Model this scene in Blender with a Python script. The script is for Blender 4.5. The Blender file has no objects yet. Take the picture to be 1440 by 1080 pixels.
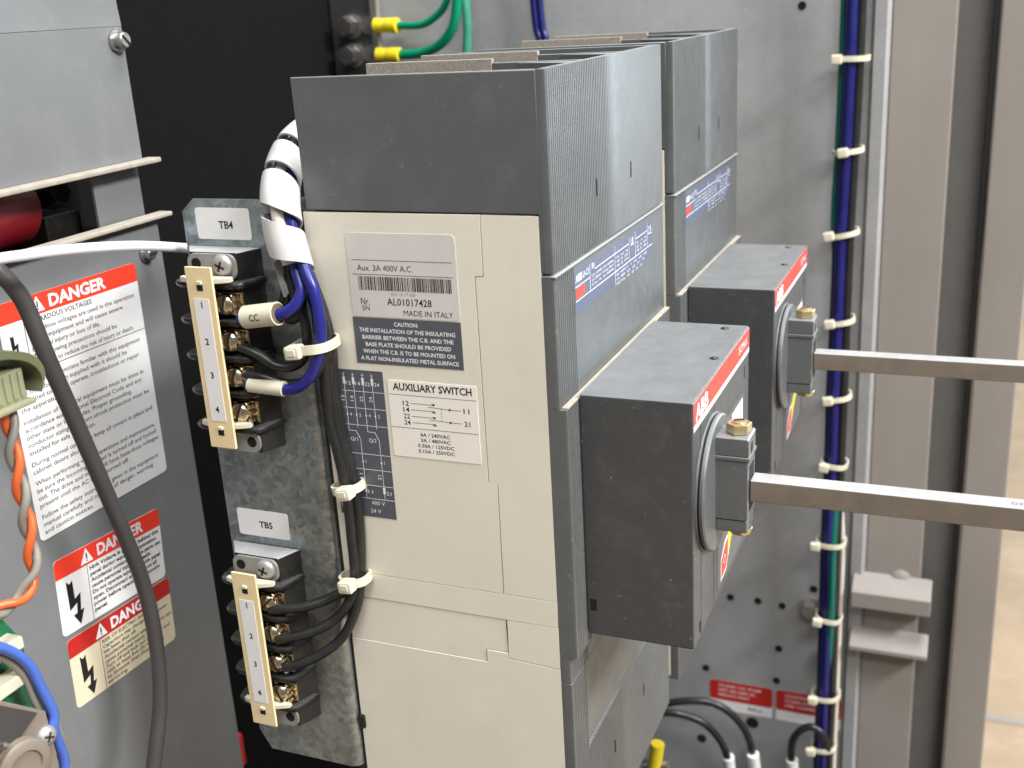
import bpy, bmesh, math, random
from mathutils import Vector, Matrix, Quaternion
random.seed(7)
S = bpy.context.scene
COL = S.collection

# ---------------------------------------------------------------- camera
cam_d = bpy.data.cameras.new('camera'); cam_o = bpy.data.objects.new('camera', cam_d); COL.objects.link(cam_o)
_r = Vector((0.92376, 0.37876, -0.05660)); _d = Vector((0.07211, -0.31719, -0.94562)); _f = Vector((-0.37612, 0.86944, -0.32032))
cam_o.matrix_world = Matrix(((_r.x, -_d.x, -_f.x, 0.13273), (_r.y, -_d.y, -_f.y, -0.34805), (_r.z, -_d.z, -_f.z, 0.08861), (0, 0, 0, 1)))
cam_d.sensor_width = 36; cam_d.lens = 39.73; cam_d.clip_start = 0.01; cam_d.clip_end = 50
cam_d.dof.use_dof = True; cam_d.dof.focus_distance = 0.44; cam_d.dof.aperture_fstop = 15
S.camera = cam_o

# ---------------------------------------------------------------- light: workshop ceiling lamps, an added sheen lamp and the room's ambient light
W0 = bpy.data.worlds.new('World'); S.world = W0; W0.use_nodes = True
bg = W0.node_tree.nodes['Background']; bg.inputs[0].default_value = (0.95, 0.97, 1.0, 1); bg.inputs[1].default_value = 0.24
def area(name, loc, target, sx, sy, power, color):
    l = bpy.data.lights.new(name, 'AREA'); l.shape = 'RECTANGLE'; l.size = sx; l.size_y = sy; l.energy = power; l.color = color
    o = bpy.data.objects.new(name, l); COL.objects.link(o); o.location = loc
    o.rotation_euler = (Vector(target) - Vector(loc)).to_track_quat('-Z', 'Y').to_euler()
    return o
area('ceiling_lamp', (1.75, -0.25, 1.30), (0, 0, -0.1), 0.7, 0.35, 84, (1.0, 0.99, 0.98))
area('ceiling_lamp', (0.7, -1.7, 2.0), (0, 0, -0.1), 1.3, 0.4, 43, (1.0, 0.985, 0.965))
area('ceiling_lamp', (0.55, 0.10, 2.1), (0.1, 0.1, -0.1), 1.3, 0.5, 66, (0.97, 0.985, 1.0))
area('added_sheen_lamp', (2.2, 4.2, 0.45), (0, 0.1, -0.1), 3.0, 2.2, 200, (0.80, 0.91, 1.0))  # added out-of-view lamp that puts a cool sheen on the breaker fronts
S.view_settings.view_transform = 'Standard'; S.view_settings.look = 'None'; S.view_settings.exposure = 0; S.view_settings.gamma = 1
S.view_settings.use_curve_mapping = False

# ---------------------------------------------------------------- materials
def lin(c):
    c = c / 255
    return c / 12.92 if c <= 0.04045 else ((c + 0.055) / 1.055) ** 2.4
def rgb(r, g, b): return (lin(r), lin(g), lin(b), 1)
DUST = rgb(205, 200, 190)
def mat(name, col, rough=0.5, metal=0.0, var=0.08, vscale=60, bump=0.0, bscale=900, spec=0.5, dust=None, trans=0.0, vor=0.0, streak=0.0, top=0.0, speck=0.0):
    m = bpy.data.materials.new(name); m.use_nodes = True
    nt = m.node_tree; b = nt.nodes['Principled BSDF']
    b.inputs['Metallic'].default_value = metal; b.inputs['Specular IOR Level'].default_value = spec
    tc = nt.nodes.new('ShaderNodeTexCoord')
    def noise(scale, detail=5, rough=0.6, stretch=None):
        n = nt.nodes.new('ShaderNodeTexNoise'); n.inputs['Scale'].default_value = scale; n.inputs['Detail'].default_value = detail; n.inputs['Roughness'].default_value = rough
        if stretch:
            mp = nt.nodes.new('ShaderNodeMapping'); mp.inputs['Scale'].default_value = stretch
            nt.links.new(tc.outputs['Object'], mp.inputs[0]); nt.links.new(mp.outputs[0], n.inputs['Vector'])
        else: nt.links.new(tc.outputs['Object'], n.inputs['Vector'])
        return n
    def ramp(src, lo, hi, a=0.3, c=0.7):
        r = nt.nodes.new('ShaderNodeMapRange'); r.inputs['From Min'].default_value = a; r.inputs['From Max'].default_value = c
        r.inputs['To Min'].default_value = lo; r.inputs['To Max'].default_value = hi; nt.links.new(src, r.inputs[0]); return r.outputs[0]
    def mul(a_out, col_in, v_out):
        mx = nt.nodes.new('ShaderNodeVectorMath'); mx.operation = 'SCALE'
        if a_out is None: mx.inputs[0].default_value = col_in[:3]
        else: nt.links.new(a_out, mx.inputs[0])
        nt.links.new(v_out, mx.inputs['Scale']); return mx.outputs[0]
    n1 = noise(vscale)
    c = mul(None, col, ramp(n1.outputs[0], 1 - var, 1 + var))
    if vor:
        v = nt.nodes.new('ShaderNodeTexVoronoi'); v.inputs['Scale'].default_value = 380
        n3 = noise(240); ad = nt.nodes.new('ShaderNodeVectorMath'); ad.operation = 'MULTIPLY_ADD'
        nt.links.new(n3.outputs['Color'], ad.inputs[0]); ad.inputs[1].default_value = (0.006,) * 3; nt.links.new(tc.outputs['Object'], ad.inputs[2]); nt.links.new(ad.outputs[0], v.inputs['Vector'])
        sx = nt.nodes.new('ShaderNodeSeparateXYZ'); nt.links.new(v.outputs['Color'], sx.inputs[0])
        c = mul(c, None, ramp(sx.outputs[0], 1 - vor, 1 + vor, 0, 1))
    if streak:
        n4 = noise(30, 6, 0.7, (1, 1, 0.12)); c = mul(c, None, ramp(n4.outputs[0], 1 - streak, 1 + streak))
    if dust:
        dcol, amt, dsc = dust
        n2 = noise(dsc, 8, 0.75)
        mx = nt.nodes.new('ShaderNodeMix'); mx.data_type = 'RGBA'
        nt.links.new(ramp(n2.outputs[0], 0, amt, 0.5, 0.78), mx.inputs['Factor']); nt.links.new(c, mx.inputs['A']); mx.inputs['B'].default_value = dcol
        c = mx.outputs['Result']
    if speck:                                                              # pale scuffs and specks
        n8 = noise(480, 2, 0.5); mx = nt.nodes.new('ShaderNodeMix'); mx.data_type = 'RGBA'
        nt.links.new(ramp(n8.outputs[0], 0, speck, 0.71, 0.79), mx.inputs['Factor']); nt.links.new(c, mx.inputs['A']); mx.inputs['B'].default_value = DUST
        c = mx.outputs['Result']
    if top:                                                                # settled dust, also painting light onto upward faces and bevel edges
        g = nt.nodes.new('ShaderNodeNewGeometry'); sz = nt.nodes.new('ShaderNodeSeparateXYZ'); nt.links.new(g.outputs['Normal'], sz.inputs[0])
        n7 = noise(70, 8, 0.75); mm = nt.nodes.new('ShaderNodeMath'); mm.operation = 'MULTIPLY'
        nt.links.new(ramp(sz.outputs[2], 0, top, 0.3, 0.9), mm.inputs[0]); nt.links.new(ramp(n7.outputs[0], 0.72, 1.15), mm.inputs[1])
        mx = nt.nodes.new('ShaderNodeMix'); mx.data_type = 'RGBA'
        nt.links.new(mm.outputs[0], mx.inputs['Factor']); nt.links.new(c, mx.inputs['A']); mx.inputs['B'].default_value = rgb(188, 190, 190)
        c = mx.outputs['Result']
    nt.links.new(c, b.inputs['Base Color'])
    n5 = noise(vscale * 1.7)
    nt.links.new(ramp(n5.outputs[0], max(0.03, rough - 0.07), min(1, rough + 0.07)), b.inputs['Roughness'])
    if bump:
        n6 = noise(bscale, 3); bp = nt.nodes.new('ShaderNodeBump'); bp.inputs['Strength'].default_value = bump; bp.inputs['Distance'].default_value = 0.0004
        nt.links.new(n6.outputs[0], bp.inputs['Height']); nt.links.new(bp.outputs[0], b.inputs['Normal'])
    if trans:
        b.inputs['Subsurface Weight'].default_value = trans; b.inputs['Subsurface Radius'].default_value = (0.002, 0.002, 0.002)
    return m
M = dict(
    grey=mat('grey_plastic', rgb(84, 87, 88), 0.42, var=0.05, bump=0.12, bscale=1600, spec=0.9, dust=(DUST, 0.05, 130), top=0.2, speck=0.22),
    grey_clean=mat('grey_plastic_smooth', rgb(84, 87, 88), 0.40, var=0.05, bump=0.06, bscale=1600, spec=0.9, dust=(DUST, 0.04, 60), top=0.4, speck=0.15),
    grey_box=mat('grey_box_plastic', rgb(60, 62, 64), 0.38, var=0.05, bump=0.08, bscale=1600, spec=0.9, dust=(DUST, 0.06, 90), top=0.24, speck=0.28),
    beige=mat('beige_plastic', rgb(219, 214, 199), 0.5, var=0.025, vscale=35, bump=0.1, bscale=1800, dust=(rgb(140, 128, 106), 0.13, 22), streak=0.015),
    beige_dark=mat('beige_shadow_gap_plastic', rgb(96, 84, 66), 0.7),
    fibre=mat('fibre_board', rgb(148, 140, 128), 0.9, var=0.25, vscale=900, bump=0.8, bscale=2500),
    black=mat('black_plastic', rgb(24, 24, 24), 0.4, var=0.1, dust=(rgb(110, 105, 98), 0.12, 120)),
    block=mat('black_phenolic', rgb(26, 25, 24), 0.28, var=0.1, bump=0.05, dust=(rgb(120, 112, 100), 0.08, 160), top=0.10),
    block_top=mat('black_phenolic_dusty', rgb(26, 25, 24), 0.45, var=0.1, bump=0.1, dust=(rgb(120, 112, 100), 0.1, 160), top=0.75),
    hole=mat('dark_recess', rgb(8, 8, 8), 0.9, var=0),
    galv=mat('galvanised_bracket', rgb(146, 154, 156), 0.36, metal=0.8, var=0.12, vscale=40, vor=0.26, bump=0.14, bscale=700, dust=(rgb(188, 188, 182), 0.5, 260), streak=0.10),
    panel=mat('galvanised_wall', rgb(165, 166, 167), 0.55, metal=0.35, var=0.10, vscale=14, vor=0.04, bump=0.08, bscale=300, dust=(rgb(185, 182, 176), 0.3, 55), streak=0.06),
    drive=mat('drive_cover_paint', rgb(112, 114, 115), 0.45, var=0.06, vscale=18, bump=0.05, dust=(rgb(176, 174, 170), 0.12, 40)),
    dusty=mat('dusty_flange', rgb(158, 150, 138), 0.7, var=0.12, vscale=150, bump=0.3, bscale=2500),
    frame=mat('frame_paint', rgb(136, 130, 124), 0.45, var=0.05, vscale=10, bump=0.03, streak=0.05),
    frame_dark=mat('door_channel_paint', rgb(112, 111, 108), 0.5, var=0.06),
    blackwall=mat('black_painted_wall', rgb(15, 15, 15), 0.85, var=0.06, spec=0.12),
    floor=mat('workshop_floor', rgb(176, 150, 120), 0.5, var=0.14, vscale=5, dust=(rgb(215, 195, 165), 0.5, 9)),
    cream=mat('cream_marker_plastic', rgb(226, 205, 160), 0.5, var=0.03, trans=0.1),
    nylon=mat('natural_nylon', rgb(204, 199, 178), 0.4, var=0.03, trans=0.2),
    wrap=mat('white_spiral_plastic', rgb(190, 188, 186), 0.38, var=0.03, bump=0.03, bscale=300, trans=0.15),
    tube=mat('translucent_white_tube', rgb(220, 222, 232), 0.3, var=0.03, trans=0.2),
    sleeve=mat('marker_sleeve', rgb(204, 198, 178), 0.5, var=0.03),
    paper=mat('white_label', rgb(226, 225, 224), 0.35, var=0.02, dust=(rgb(196, 190, 180), 0.25, 90)),
    silver=mat('silver_foil_label', rgb(212, 208, 203), 0.42, var=0.03, vscale=120, metal=0.1),
    cream_label=mat('yellowed_label', rgb(214, 204, 176), 0.45, var=0.03),
    red=mat('red_print', rgb(226, 62, 42), 0.4, var=0.03), red_dark=mat('worn_red_print', rgb(178, 36, 30), 0.45, var=0.05),
    print_grey=mat('dark_grey_print', rgb(82, 85, 92), 0.45, var=0.03), print_blue=mat('blue_grey_print', rgb(84, 92, 116), 0.4, var=0.05),
    ink=mat('black_ink', rgb(26, 26, 28), 0.5, var=0), ink_white=mat('white_ink', rgb(222, 224, 228), 0.5, var=0),
    ink_grey=mat('grey_ink', rgb(110, 106, 100), 0.5, var=0), ink_fade=mat('faded_ink', rgb(150, 146, 140), 0.5, var=0),
    yellow=mat('yellow_vinyl', rgb(216, 196, 40), 0.4, var=0.08),
    brass=mat('brass', rgb(206, 192, 150), 0.36, metal=0.85, var=0.12, vscale=300),
    nickel=mat('tarnished_nickel', rgb(206, 192, 164), 0.2, metal=1.0, var=0.2, vscale=500, bump=0.25, bscale=1200),
    dark_steel=mat('dark_plated_steel', rgb(122, 120, 118), 0.32, metal=0.85, var=0.15, vscale=200), rubber=mat('black_gasket', rgb(38, 38, 38), 0.7),
    steel=mat('zinc_steel', rgb(176, 174, 170), 0.32, metal=0.9, var=0.1, vscale=200),
    steel_dull=mat('dull_zinc_screw', rgb(168, 166, 162), 0.5, metal=0.6, var=0.08, vscale=200),
    shaft=mat('bare_steel_bar', rgb(126, 117, 106), 0.45, metal=0.3, var=0.12, vscale=120, bump=0.12, bscale=1500, dust=(rgb(120, 108, 96), 0.3, 220), top=0.8),
    blue=mat('blue_wire', rgb(28, 32, 112), 0.32, var=0.08, bump=0.05), blue_far=mat('navy_wire', rgb(20, 22, 88), 0.35, var=0.06),
    bluelight=mat('light_blue_wire', rgb(66, 96, 176), 0.4, var=0.05), wire=mat('black_wire', rgb(30, 30, 30), 0.36, var=0.1, dust=(rgb(120, 118, 112), 0.12, 150)),
    cable=mat('grey_cable', rgb(60, 58, 58), 0.45, var=0.06, bump=0.05), greywire=mat('grey_wire', rgb(126, 122, 114), 0.45, var=0.05),
    orange=mat('orange_wire', rgb(204, 92, 44), 0.4, var=0.06), green=mat('green_wire', rgb(0, 132, 98), 0.35, var=0.08), green_pale=mat('pale_green_wire', rgb(58, 136, 110), 0.4, var=0.08),
    teal=mat('teal_wire', rgb(0, 96, 84), 0.35, var=0.06), whitewire=mat('white_wire', rgb(206, 200, 188), 0.45, var=0.05),
    pcb=mat('green_circuit_board', rgb(12, 98, 62), 0.4, var=0.15, vscale=300), olive=mat('olive_plastic', rgb(88, 92, 66), 0.5, var=0.05, bump=0.1),
    olive_light=mat('light_olive_plastic', rgb(134, 136, 108), 0.5, var=0.05), maroon=mat('maroon_enamel', rgb(120, 18, 28), 0.35, var=0.1), tan=mat('tan_grey_plastic', rgb(122, 113, 102), 0.5, var=0.06, bump=0.1),
)

# ---------------------------------------------------------------- mesh helpers
def fillet(path, n=8):
    P = [Vector(p) for p in path]
    if len(P) == 2: return [P[0].lerp(P[1], i / n) for i in range(n + 1)]
    out = []
    for i in range(len(P) - 1):
        p0 = P[max(i - 1, 0)]; p1 = P[i]; p2 = P[i + 1]; p3 = P[min(i + 2, len(P) - 1)]
        for k in range(n):
            t = k / n
            out.append(0.5 * ((2 * p1) + (p2 - p0) * t + (2 * p0 - 5 * p1 + 4 * p2 - p3) * t * t + (3 * p1 - p0 - 3 * p2 + p3) * t ** 3))
    out.append(P[-1]); return out
def frames(pts, ref=None):
    T = [(pts[min(i + 1, len(pts) - 1)] - pts[max(i - 1, 0)]).normalized() for i in range(len(pts))]
    n = ref or (Vector((0, 0, 1)) if abs(T[0].z) < 0.9 else Vector((1, 0, 0)))
    out = []
    for p, t in zip(pts, T):
        n = (n - t * n.dot(t)).normalized(); out.append((p, t, n.copy(), t.cross(n)))
    return out
class MB:
    def __init__(self): self.v = []; self.f = []
    def add(self, vs, fs):
        k = len(self.v); self.v += [tuple(p) for p in vs]; self.f += [tuple(i + k for i in q) for q in fs]; return self
    def _bm(self, bm):
        bm.verts.index_update(); self.add([v.co for v in bm.verts], [[v.index for v in f.verts] for f in bm.faces]); bm.free(); return self
    def box(self, x0, x1, y0, y1, z0, z1, b=0.0, rot=None, seg=2):
        bm = bmesh.new(); bmesh.ops.create_cube(bm, size=1)
        c = Vector(((x0 + x1) / 2, (y0 + y1) / 2, (z0 + z1) / 2))
        for v in bm.verts: v.co = Vector((v.co.x * (x1 - x0), v.co.y * (y1 - y0), v.co.z * (z1 - z0)))
        if b: bmesh.ops.bevel(bm, geom=list(bm.edges), offset=b, segments=seg, affect='EDGES', profile=0.5)
        for v in bm.verts: v.co = (rot @ v.co if rot else v.co) + c
        return self._bm(bm)
    def prism(self, poly, ax, a0, a1, b=0.0):
        def P(p, a): return {'x': (a, p[0], p[1]), 'y': (p[0], a, p[1]), 'z': (p[0], p[1], a)}[ax]
        n = len(poly); bm = bmesh.new()
        A = [bm.verts.new(P(p, a0)) for p in poly]; B = [bm.verts.new(P(p, a1)) for p in poly]
        fs = [bm.faces.new(A[::-1]), bm.faces.new(B)]
        for i in range(n): bm.faces.new((A[i], A[(i + 1) % n], B[(i + 1) % n], B[i]))
        bmesh.ops.recalc_face_normals(bm, faces=bm.faces)
        if b: bmesh.ops.bevel(bm, geom=[e for f in fs for e in f.edges], offset=b, segments=2, affect='EDGES', profile=0.5)
        return self._bm(bm)
    def lathe(self, c, axis, prof, n=24):
        c = Vector(c); a = Vector(axis).normalized(); u = a.orthogonal().normalized(); w = a.cross(u); vs = []; fs = []
        for r, h in prof:
            for k in range(n):
                t = 2 * math.pi * k / n; vs.append(c + a * h + (u * math.cos(t) + w * math.sin(t)) * r)
        for i in range(len(prof) - 1):
            for k in range(n): fs.append((i * n + k, i * n + (k + 1) % n, (i + 1) * n + (k + 1) % n, (i + 1) * n + k))
        fs.append(tuple(range(n))[::-1]); fs.append(tuple((len(prof) - 1) * n + k for k in range(n)))
        return self.add(vs, fs)
    def cyl(self, c, axis, r, h, n=20, b=0.0):
        return self.lathe(c, axis, [(r - b, 0), (r, b), (r, h - b), (r - b, h)] if b else [(r, 0), (r, h)], n)
    def tube(self, path, r, n=12, smooth=8, taper=None):
        pts = fillet(path, smooth) if smooth else [Vector(p) for p in path]
        fr = frames(pts); vs = []; fs = []; m = len(fr)
        for i, (p, t, a, b) in enumerate(fr):
            rr = r if not taper else r * taper(i / (m - 1))
            for k in range(n):
                q = 2 * math.pi * k / n; vs.append(p + (a * math.cos(q) + b * math.sin(q)) * rr)
        for i in range(m - 1):
            for k in range(n): fs.append((i * n + k, i * n + (k + 1) % n, (i + 1) * n + (k + 1) % n, (i + 1) * n + k))
        fs.append(tuple(range(n))[::-1]); fs.append(tuple((m - 1) * n + k for k in range(n)))
        return self.add(vs, fs)
    def band(self, c, axis, side, ra, rb, width, th, n=28, pw=2.6):           # a closed strap round an elliptic bundle
        c = Vector(c); t = Vector(axis).normalized(); a = (Vector(side) - t * Vector(side).dot(t)).normalized(); b = t.cross(a); vs = []; fs = []
        for k in range(n):
            q = 2 * math.pi * k / n; cs, sn = math.cos(q), math.sin(q)
            e = 1 / (abs(cs / ra) ** pw + abs(sn / rb) ** pw) ** (1 / pw)
            d = a * cs + b * sn
            for rr, hh in ((e, -1), (e + th, -1), (e + th, 1), (e, 1)): vs.append(c + d * rr + t * hh * width / 2)
        for k in range(n):
            m = (k + 1) % n
            for j in range(4): fs.append((k * 4 + j, m * 4 + j, m * 4 + (j + 1) % 4, k * 4 + (j + 1) % 4))
        return self.add(vs, fs)
    def obox(self, c, ux, uy, uz, sx, sy, sz, b=0.0):
        q = Matrix((ux, uy, uz)).transposed()
        return self.box(c[0] - sx / 2, c[0] + sx / 2, c[1] - sy / 2, c[1] + sy / 2, c[2] - sz / 2, c[2] + sz / 2, b, rot=q)
    def build(self, name, material, parent=None):
        me = bpy.data.meshes.new(name); off = Vector(ROOT.get(parent.name, (0, 0, 0))) if parent else Vector((0, 0, 0))
        me.from_pydata([Vector(v) - off for v in self.v], [], self.f); me.materials.append(M[material]); me.update()
        bm = bmesh.new(); bm.from_mesh(me); bmesh.ops.recalc_face_normals(bm, faces=bm.faces); bm.to_mesh(me); bm.free()
        me.polygons.foreach_set('use_smooth', [True] * len(me.polygons)); me.set_sharp_from_angle(angle=math.radians(38))
        o = bpy.data.objects.new(name, me); COL.objects.link(o)
        wn = o.modifiers.new('weighted_normal', 'WEIGHTED_NORMAL'); wn.keep_sharp = True
        if parent: o.parent = parent; ROOT[o.name] = tuple(off)
        return o
ROOT = {}
def thing(name, label, cat, loc, group=None):
    o = bpy.data.objects.new(name, None); COL.objects.link(o); o.location = loc; o.empty_display_size = 0.02
    ROOT[o.name] = tuple(loc); o['label'] = label; o['category'] = cat
    if group: o['group'] = group
    return o
def tag(o, label, cat, group=None):
    o['label'] = label; o['category'] = cat
    if group: o['group'] = group
    return o
def setting(o): o['kind'] = 'structure'; return o
def tree_copy(o, parent=None):
    c = o.copy(); COL.objects.link(c); c.parent = parent
    ROOT[c.name] = ROOT.get(o.name, (0, 0, 0))
    for ch in list(o.children): tree_copy(ch, c)
    return c
def rrect(x0, x1, z0, z1, r, n=4):
    out = []
    for cx, cz, a in ((x1 - r, z1 - r, 0), (x0 + r, z1 - r, 90), (x0 + r, z0 + r, 180), (x1 - r, z0 + r, 270)):
        for k in range(n + 1):
            t = math.radians(a + 90 * k / n); out.append((cx + r * math.cos(t), cz + r * math.sin(t)))
    return out
# lettering: one curve per string, turned into mesh faces in a plane given by origin, right and up
def glyphs(s, bold=0.0):
    cu = bpy.data.curves.new('txt', 'FONT'); cu.body = s; cu.size = 1; cu.resolution_u = 2; cu.offset = bold; cu.fill_mode = 'FRONT'
    o = bpy.data.objects.new('txt', cu); me = bpy.data.meshes.new_from_object(o)
    vs = [v.co.copy() for v in me.vertices]; fs = [tuple(p.vertices) for p in me.polygons]
    bpy.data.objects.remove(o); bpy.data.curves.remove(cu); bpy.data.meshes.remove(me)
    return vs, fs
class Sheet:                                                               # a flat label: u runs right, v runs up, n faces out
    def __init__(self, o, u, v, lift=0.0): self.o = Vector(o); self.u = Vector(u); self.v = Vector(v); self.n = self.u.cross(self.v); self.lift = lift
    def at(self, a, b, h=0.0): return self.o + self.u * a + self.v * b + self.n * (h + self.lift)
    def poly(self, mb, pts, h0, h1):
        n = len(pts)
        mb.add([self.at(a, b, h0) for a, b in pts] + [self.at(a, b, h1) for a, b in pts], [tuple(range(n))[::-1], tuple(range(n, 2 * n))] + [(i, (i + 1) % n, n + (i + 1) % n, n + i) for i in range(n)])
    def rect(self, mb, a0, a1, b0, b1, h0, h1, r=0.0): self.poly(mb, rrect(a0, a1, b0, b1, r) if r else [(a0, b0), (a1, b0), (a1, b1), (a0, b1)], h0, h1)
    def line(self, mb, a0, b0, a1, b1, w, h0=0.0, h1=0.0):
        d = Vector((a1 - a0, b1 - b0)).normalized(); n = Vector((-d.y, d.x)) * w / 2
        self.poly(mb, [(a0 - n.x, b0 - n.y), (a1 - n.x, b1 - n.y), (a1 + n.x, b1 + n.y), (a0 + n.x, b0 + n.y)], h0 or TH, h1 or TH + 0.00004)
    def text(self, mb, s, a0, b0, cap, width=None, align='l', bold=0.0, h=None, rot=0.0, xs=0.92):
        vs, fs = glyphs(s, bold)
        if not vs: return
        x0 = min(v.x for v in vs); x1 = max(v.x for v in vs); k = cap / 0.7
        sx = width / (x1 - x0) if width else k * xs
        w = (x1 - x0) * sx; off = {'l': 0, 'c': -w / 2, 'r': -w}[align]; hh = h or TH + 0.00004; cr, sr = math.cos(rot), math.sin(rot)
        pts = []
        for v in vs:
            p = (v.x - x0) * sx + off; q = v.y * k
            pts.append(self.at(a0 + p * cr - q * sr, b0 + p * sr + q * cr, hh))
        mb.add(pts, fs)
TH = 0.00018

# ================================================================ the setting
floor = setting(MB().box(-4, 6, -3, 8, -1.12, -1.10).build('floor', 'floor'))
MB().box(-4, 6, [(0.2318, 1.4362, -1.1000)][0][1] - 0.008, [(0.2318, 1.4362, -1.1000)][0][1] + 0.008, -1.1005, -1.0985).build('floor_joint', 'dusty', floor)
YP = 0.45                                                                   # inner face of the galvanised side panel
bp = MB().box(-0.36, 0.056, YP, YP + 0.002, -0.75, 0.35)
back_panel = setting(bp.build('back_panel', 'panel'))
MB().prism([(0.056, YP + 0.002), (0.056, YP), (0.0585, YP - 0.006), (0.066, YP - 0.007), (0.0685, YP - 0.004), (0.0685, YP + 0.002)], 'z', -0.75, 0.35, 0.0006).build('panel_edge_flange', 'panel', back_panel)
for x, z, r in ((0.0114, 0.075, 0.0028), (-0.0116, -0.3719, 0.0030), (-0.0335, -0.372, 0.0029), (0.0073, -0.3732, 0.0029), (0.0053, -0.4121, 0.0030), (0.0041, -0.442, 0.0030), (-0.0534, -0.4411, 0.0030), (-0.0148, -0.486, 0.0052), (-0.0571, -0.5108, 0.0040), (0.031, -0.3545, 0.0030)):
    h = MB().lathe((x, YP, z), (0, -1, 0), [(r * 0.8, -0.0006), (r, 0.0003), (r * 0.86, 0.0004), (r * 0.8, 0.00012)], 18).build('bolt_hole', 'hole', back_panel)
wall = setting(MB().box(-0.345, -0.34, 0.03, 0.46, -0.75, 0.35).build('cabinet_wall', 'blackwall'))
under = setting(MB().prism([(-0.34, -0.55), (-0.34, 0.44), (0.16, 0.44), (0.16, -0.55)], 'z', -0.64, -0.62).build('bounce_block_floor', 'blackwall'))  # unseen cabinet floor, widened to block floor bounce and darken lower parts

# ---------------------------------------------------------------- cabinet post
post = thing('cabinet_post', 'warm grey painted cabinet frame post behind the two steel shafts', 'frame post', (0.115, 0.46, -0.75))
MB().box(0.0687, 0.108, 0.446, 0.49, -0.75, 0.35, 0.0015).build('post_face', 'frame', post)
MB().box(0.108, 0.1285, 0.462, 0.49, -0.75, 0.35).build('door_channel', 'frame_dark', post)
MB().box(0.1287, 0.1325, 0.447, 0.49, -0.75, 0.35, 0.001).build('gasket', 'rubber', post)
MB().box(0.1327, 0.1605, 0.443, 0.49, -0.75, 0.35, 0.002).build('door_flange', 'frame', post)
for z0, z1, y0 in ((-0.3565, -0.3375, 0.430), (-0.3935, -0.3835, 0.430)):
    MB().prism([(y0 + 0.005, z0), (0.446, z0), (0.446, z1 + 0.006), (y0 + 0.004, z1), (y0, z1 - 0.004), (y0, z0 + 0.003)], 'x', 0.0605, 0.1165, 0.0012).build('cross_rail', 'frame', post)

MB().lathe((0.094, 0.4462, -0.3335), (0, -1, 0.2), [(0.008, -0.001), (0.007, 0.0015), (0.004, 0.0028), (0.001, 0.003)], 20).build('weld_bead', 'frame', post)
# ---------------------------------------------------------------- panel hardware
def hexpoly(cx, cz, r, a=0.2): return [(cx + r * math.cos(a + k * math.pi / 3), cz + r * math.sin(a + k * math.pi / 3)) for k in range(6)]
b = thing('hex_bolt', 'zinc hex bolt with washer on the panel beside the cable bundle', 'bolt', (0.0305, YP, -0.371))
MB().lathe((0.0295, YP - 0.0002, -0.371), (0, -1, 0), [(0.0095, 0), (0.0095, 0.0015), (0.004, 0.0017)], 28).build('washer', 'steel_dull', b)
MB().prism(hexpoly(0.0295, -0.371, 0.0068), 'y', YP - 0.0085, YP - 0.0017, 0.0008).build('bolt_head', 'steel_dull', b)

def warn_strip(label, x0, x1, z0, z1, lines, tagtxt, rdmat):
    t = thing('wire_label', label, 'label', (x0, YP, z0), 'red and white labels on the panel')
    s = Sheet((x0, YP, z0), (1, 0, 0), (0, 0, 1)); w, h = x1 - x0, z1 - z0
    m = MB(); s.rect(m, 0, w, 0, h, 0.0001, TH, 0.0012); m.build('backing', 'paper', t)
    m = MB(); s.rect(m, 0, w, h * 0.34, h, TH + 0.00005, TH + 0.0001, 0.0022); r = m.build('red_field', rdmat, t)
    m = MB()
    for i, l in enumerate(lines): s.text(m, l, w * 0.14, h * (0.80 - 0.16 * i), h * 0.085, width=w * (0.68 - 0.09 * i), h=TH + 0.00014, bold=0.01)
    m.build('lettering', 'ink_white', r)
    m = MB(); s.text(m, tagtxt, w * 0.62, h * 0.12, h * 0.11, width=w * 0.22, bold=0.02); m.build('tag_lettering', 'ink', t)
    return t
warn_strip('red and white RFLU label above the two arching black leads', -0.0500, 0.0012, -0.4785, -0.4505, ['CLASS CC FUSE', 'MAX 30A 600V AC', 'REPLACE ONLY'], 'RFLU', 'red_dark')
warn_strip('red and white RFLU label partly behind the blue cable bundle', 0.0042, 0.0552, -0.4785, -0.4502, ['CONTROL FUSE', 'CLASS CC 600V', 'USE COPPER'], 'RFLU', 'red_dark')

# ---------------------------------------------------------------- vertical cable bundle in front of the panel edge
def wire(name, label, path, r, material, cat='wire', group=None, n=12, base=None):
    o = MB().tube(path, r, n).build(name, material); tag(o, label, cat, group); return o
def zpath(pts): return [(x, y, z) for x, y, z in pts]
zz = [0.16, 0.0419, -0.0169, -0.0721, -0.133, -0.1888, -0.2395, -0.3026, -0.3654, -0.434, -0.4813, -0.60]
ctr = [0.0470, 0.0468, 0.0463, 0.0456, 0.0456, 0.0452, 0.0450, 0.0448, 0.0452, 0.0452, 0.0450, 0.0450]
YB = 0.432
def bund(dx, dy, j): return [(c + dx + random.uniform(-j, j), YB + dy + random.uniform(-j, j), z) for c, z in zip(ctr, zz)]
wire('bundle_wire', 'thick navy blue wire along the face of the tied cable bundle', bund(-0.0010, -0.0045, 0.0005), 0.0037, 'blue_far', group='wires tied along the panel edge')
wire('bundle_wire', 'navy blue wire at the panel side of the tied cable bundle', bund(-0.0048, 0.001, 0.0004), 0.0030, 'blue_far', group='wires tied along the panel edge')
wire('bundle_wire', 'black wire at the post side of the tied cable bundle', bund(0.0042, -0.0010, 0.0004), 0.0030, 'wire', group='wires tied along the panel edge')
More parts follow.
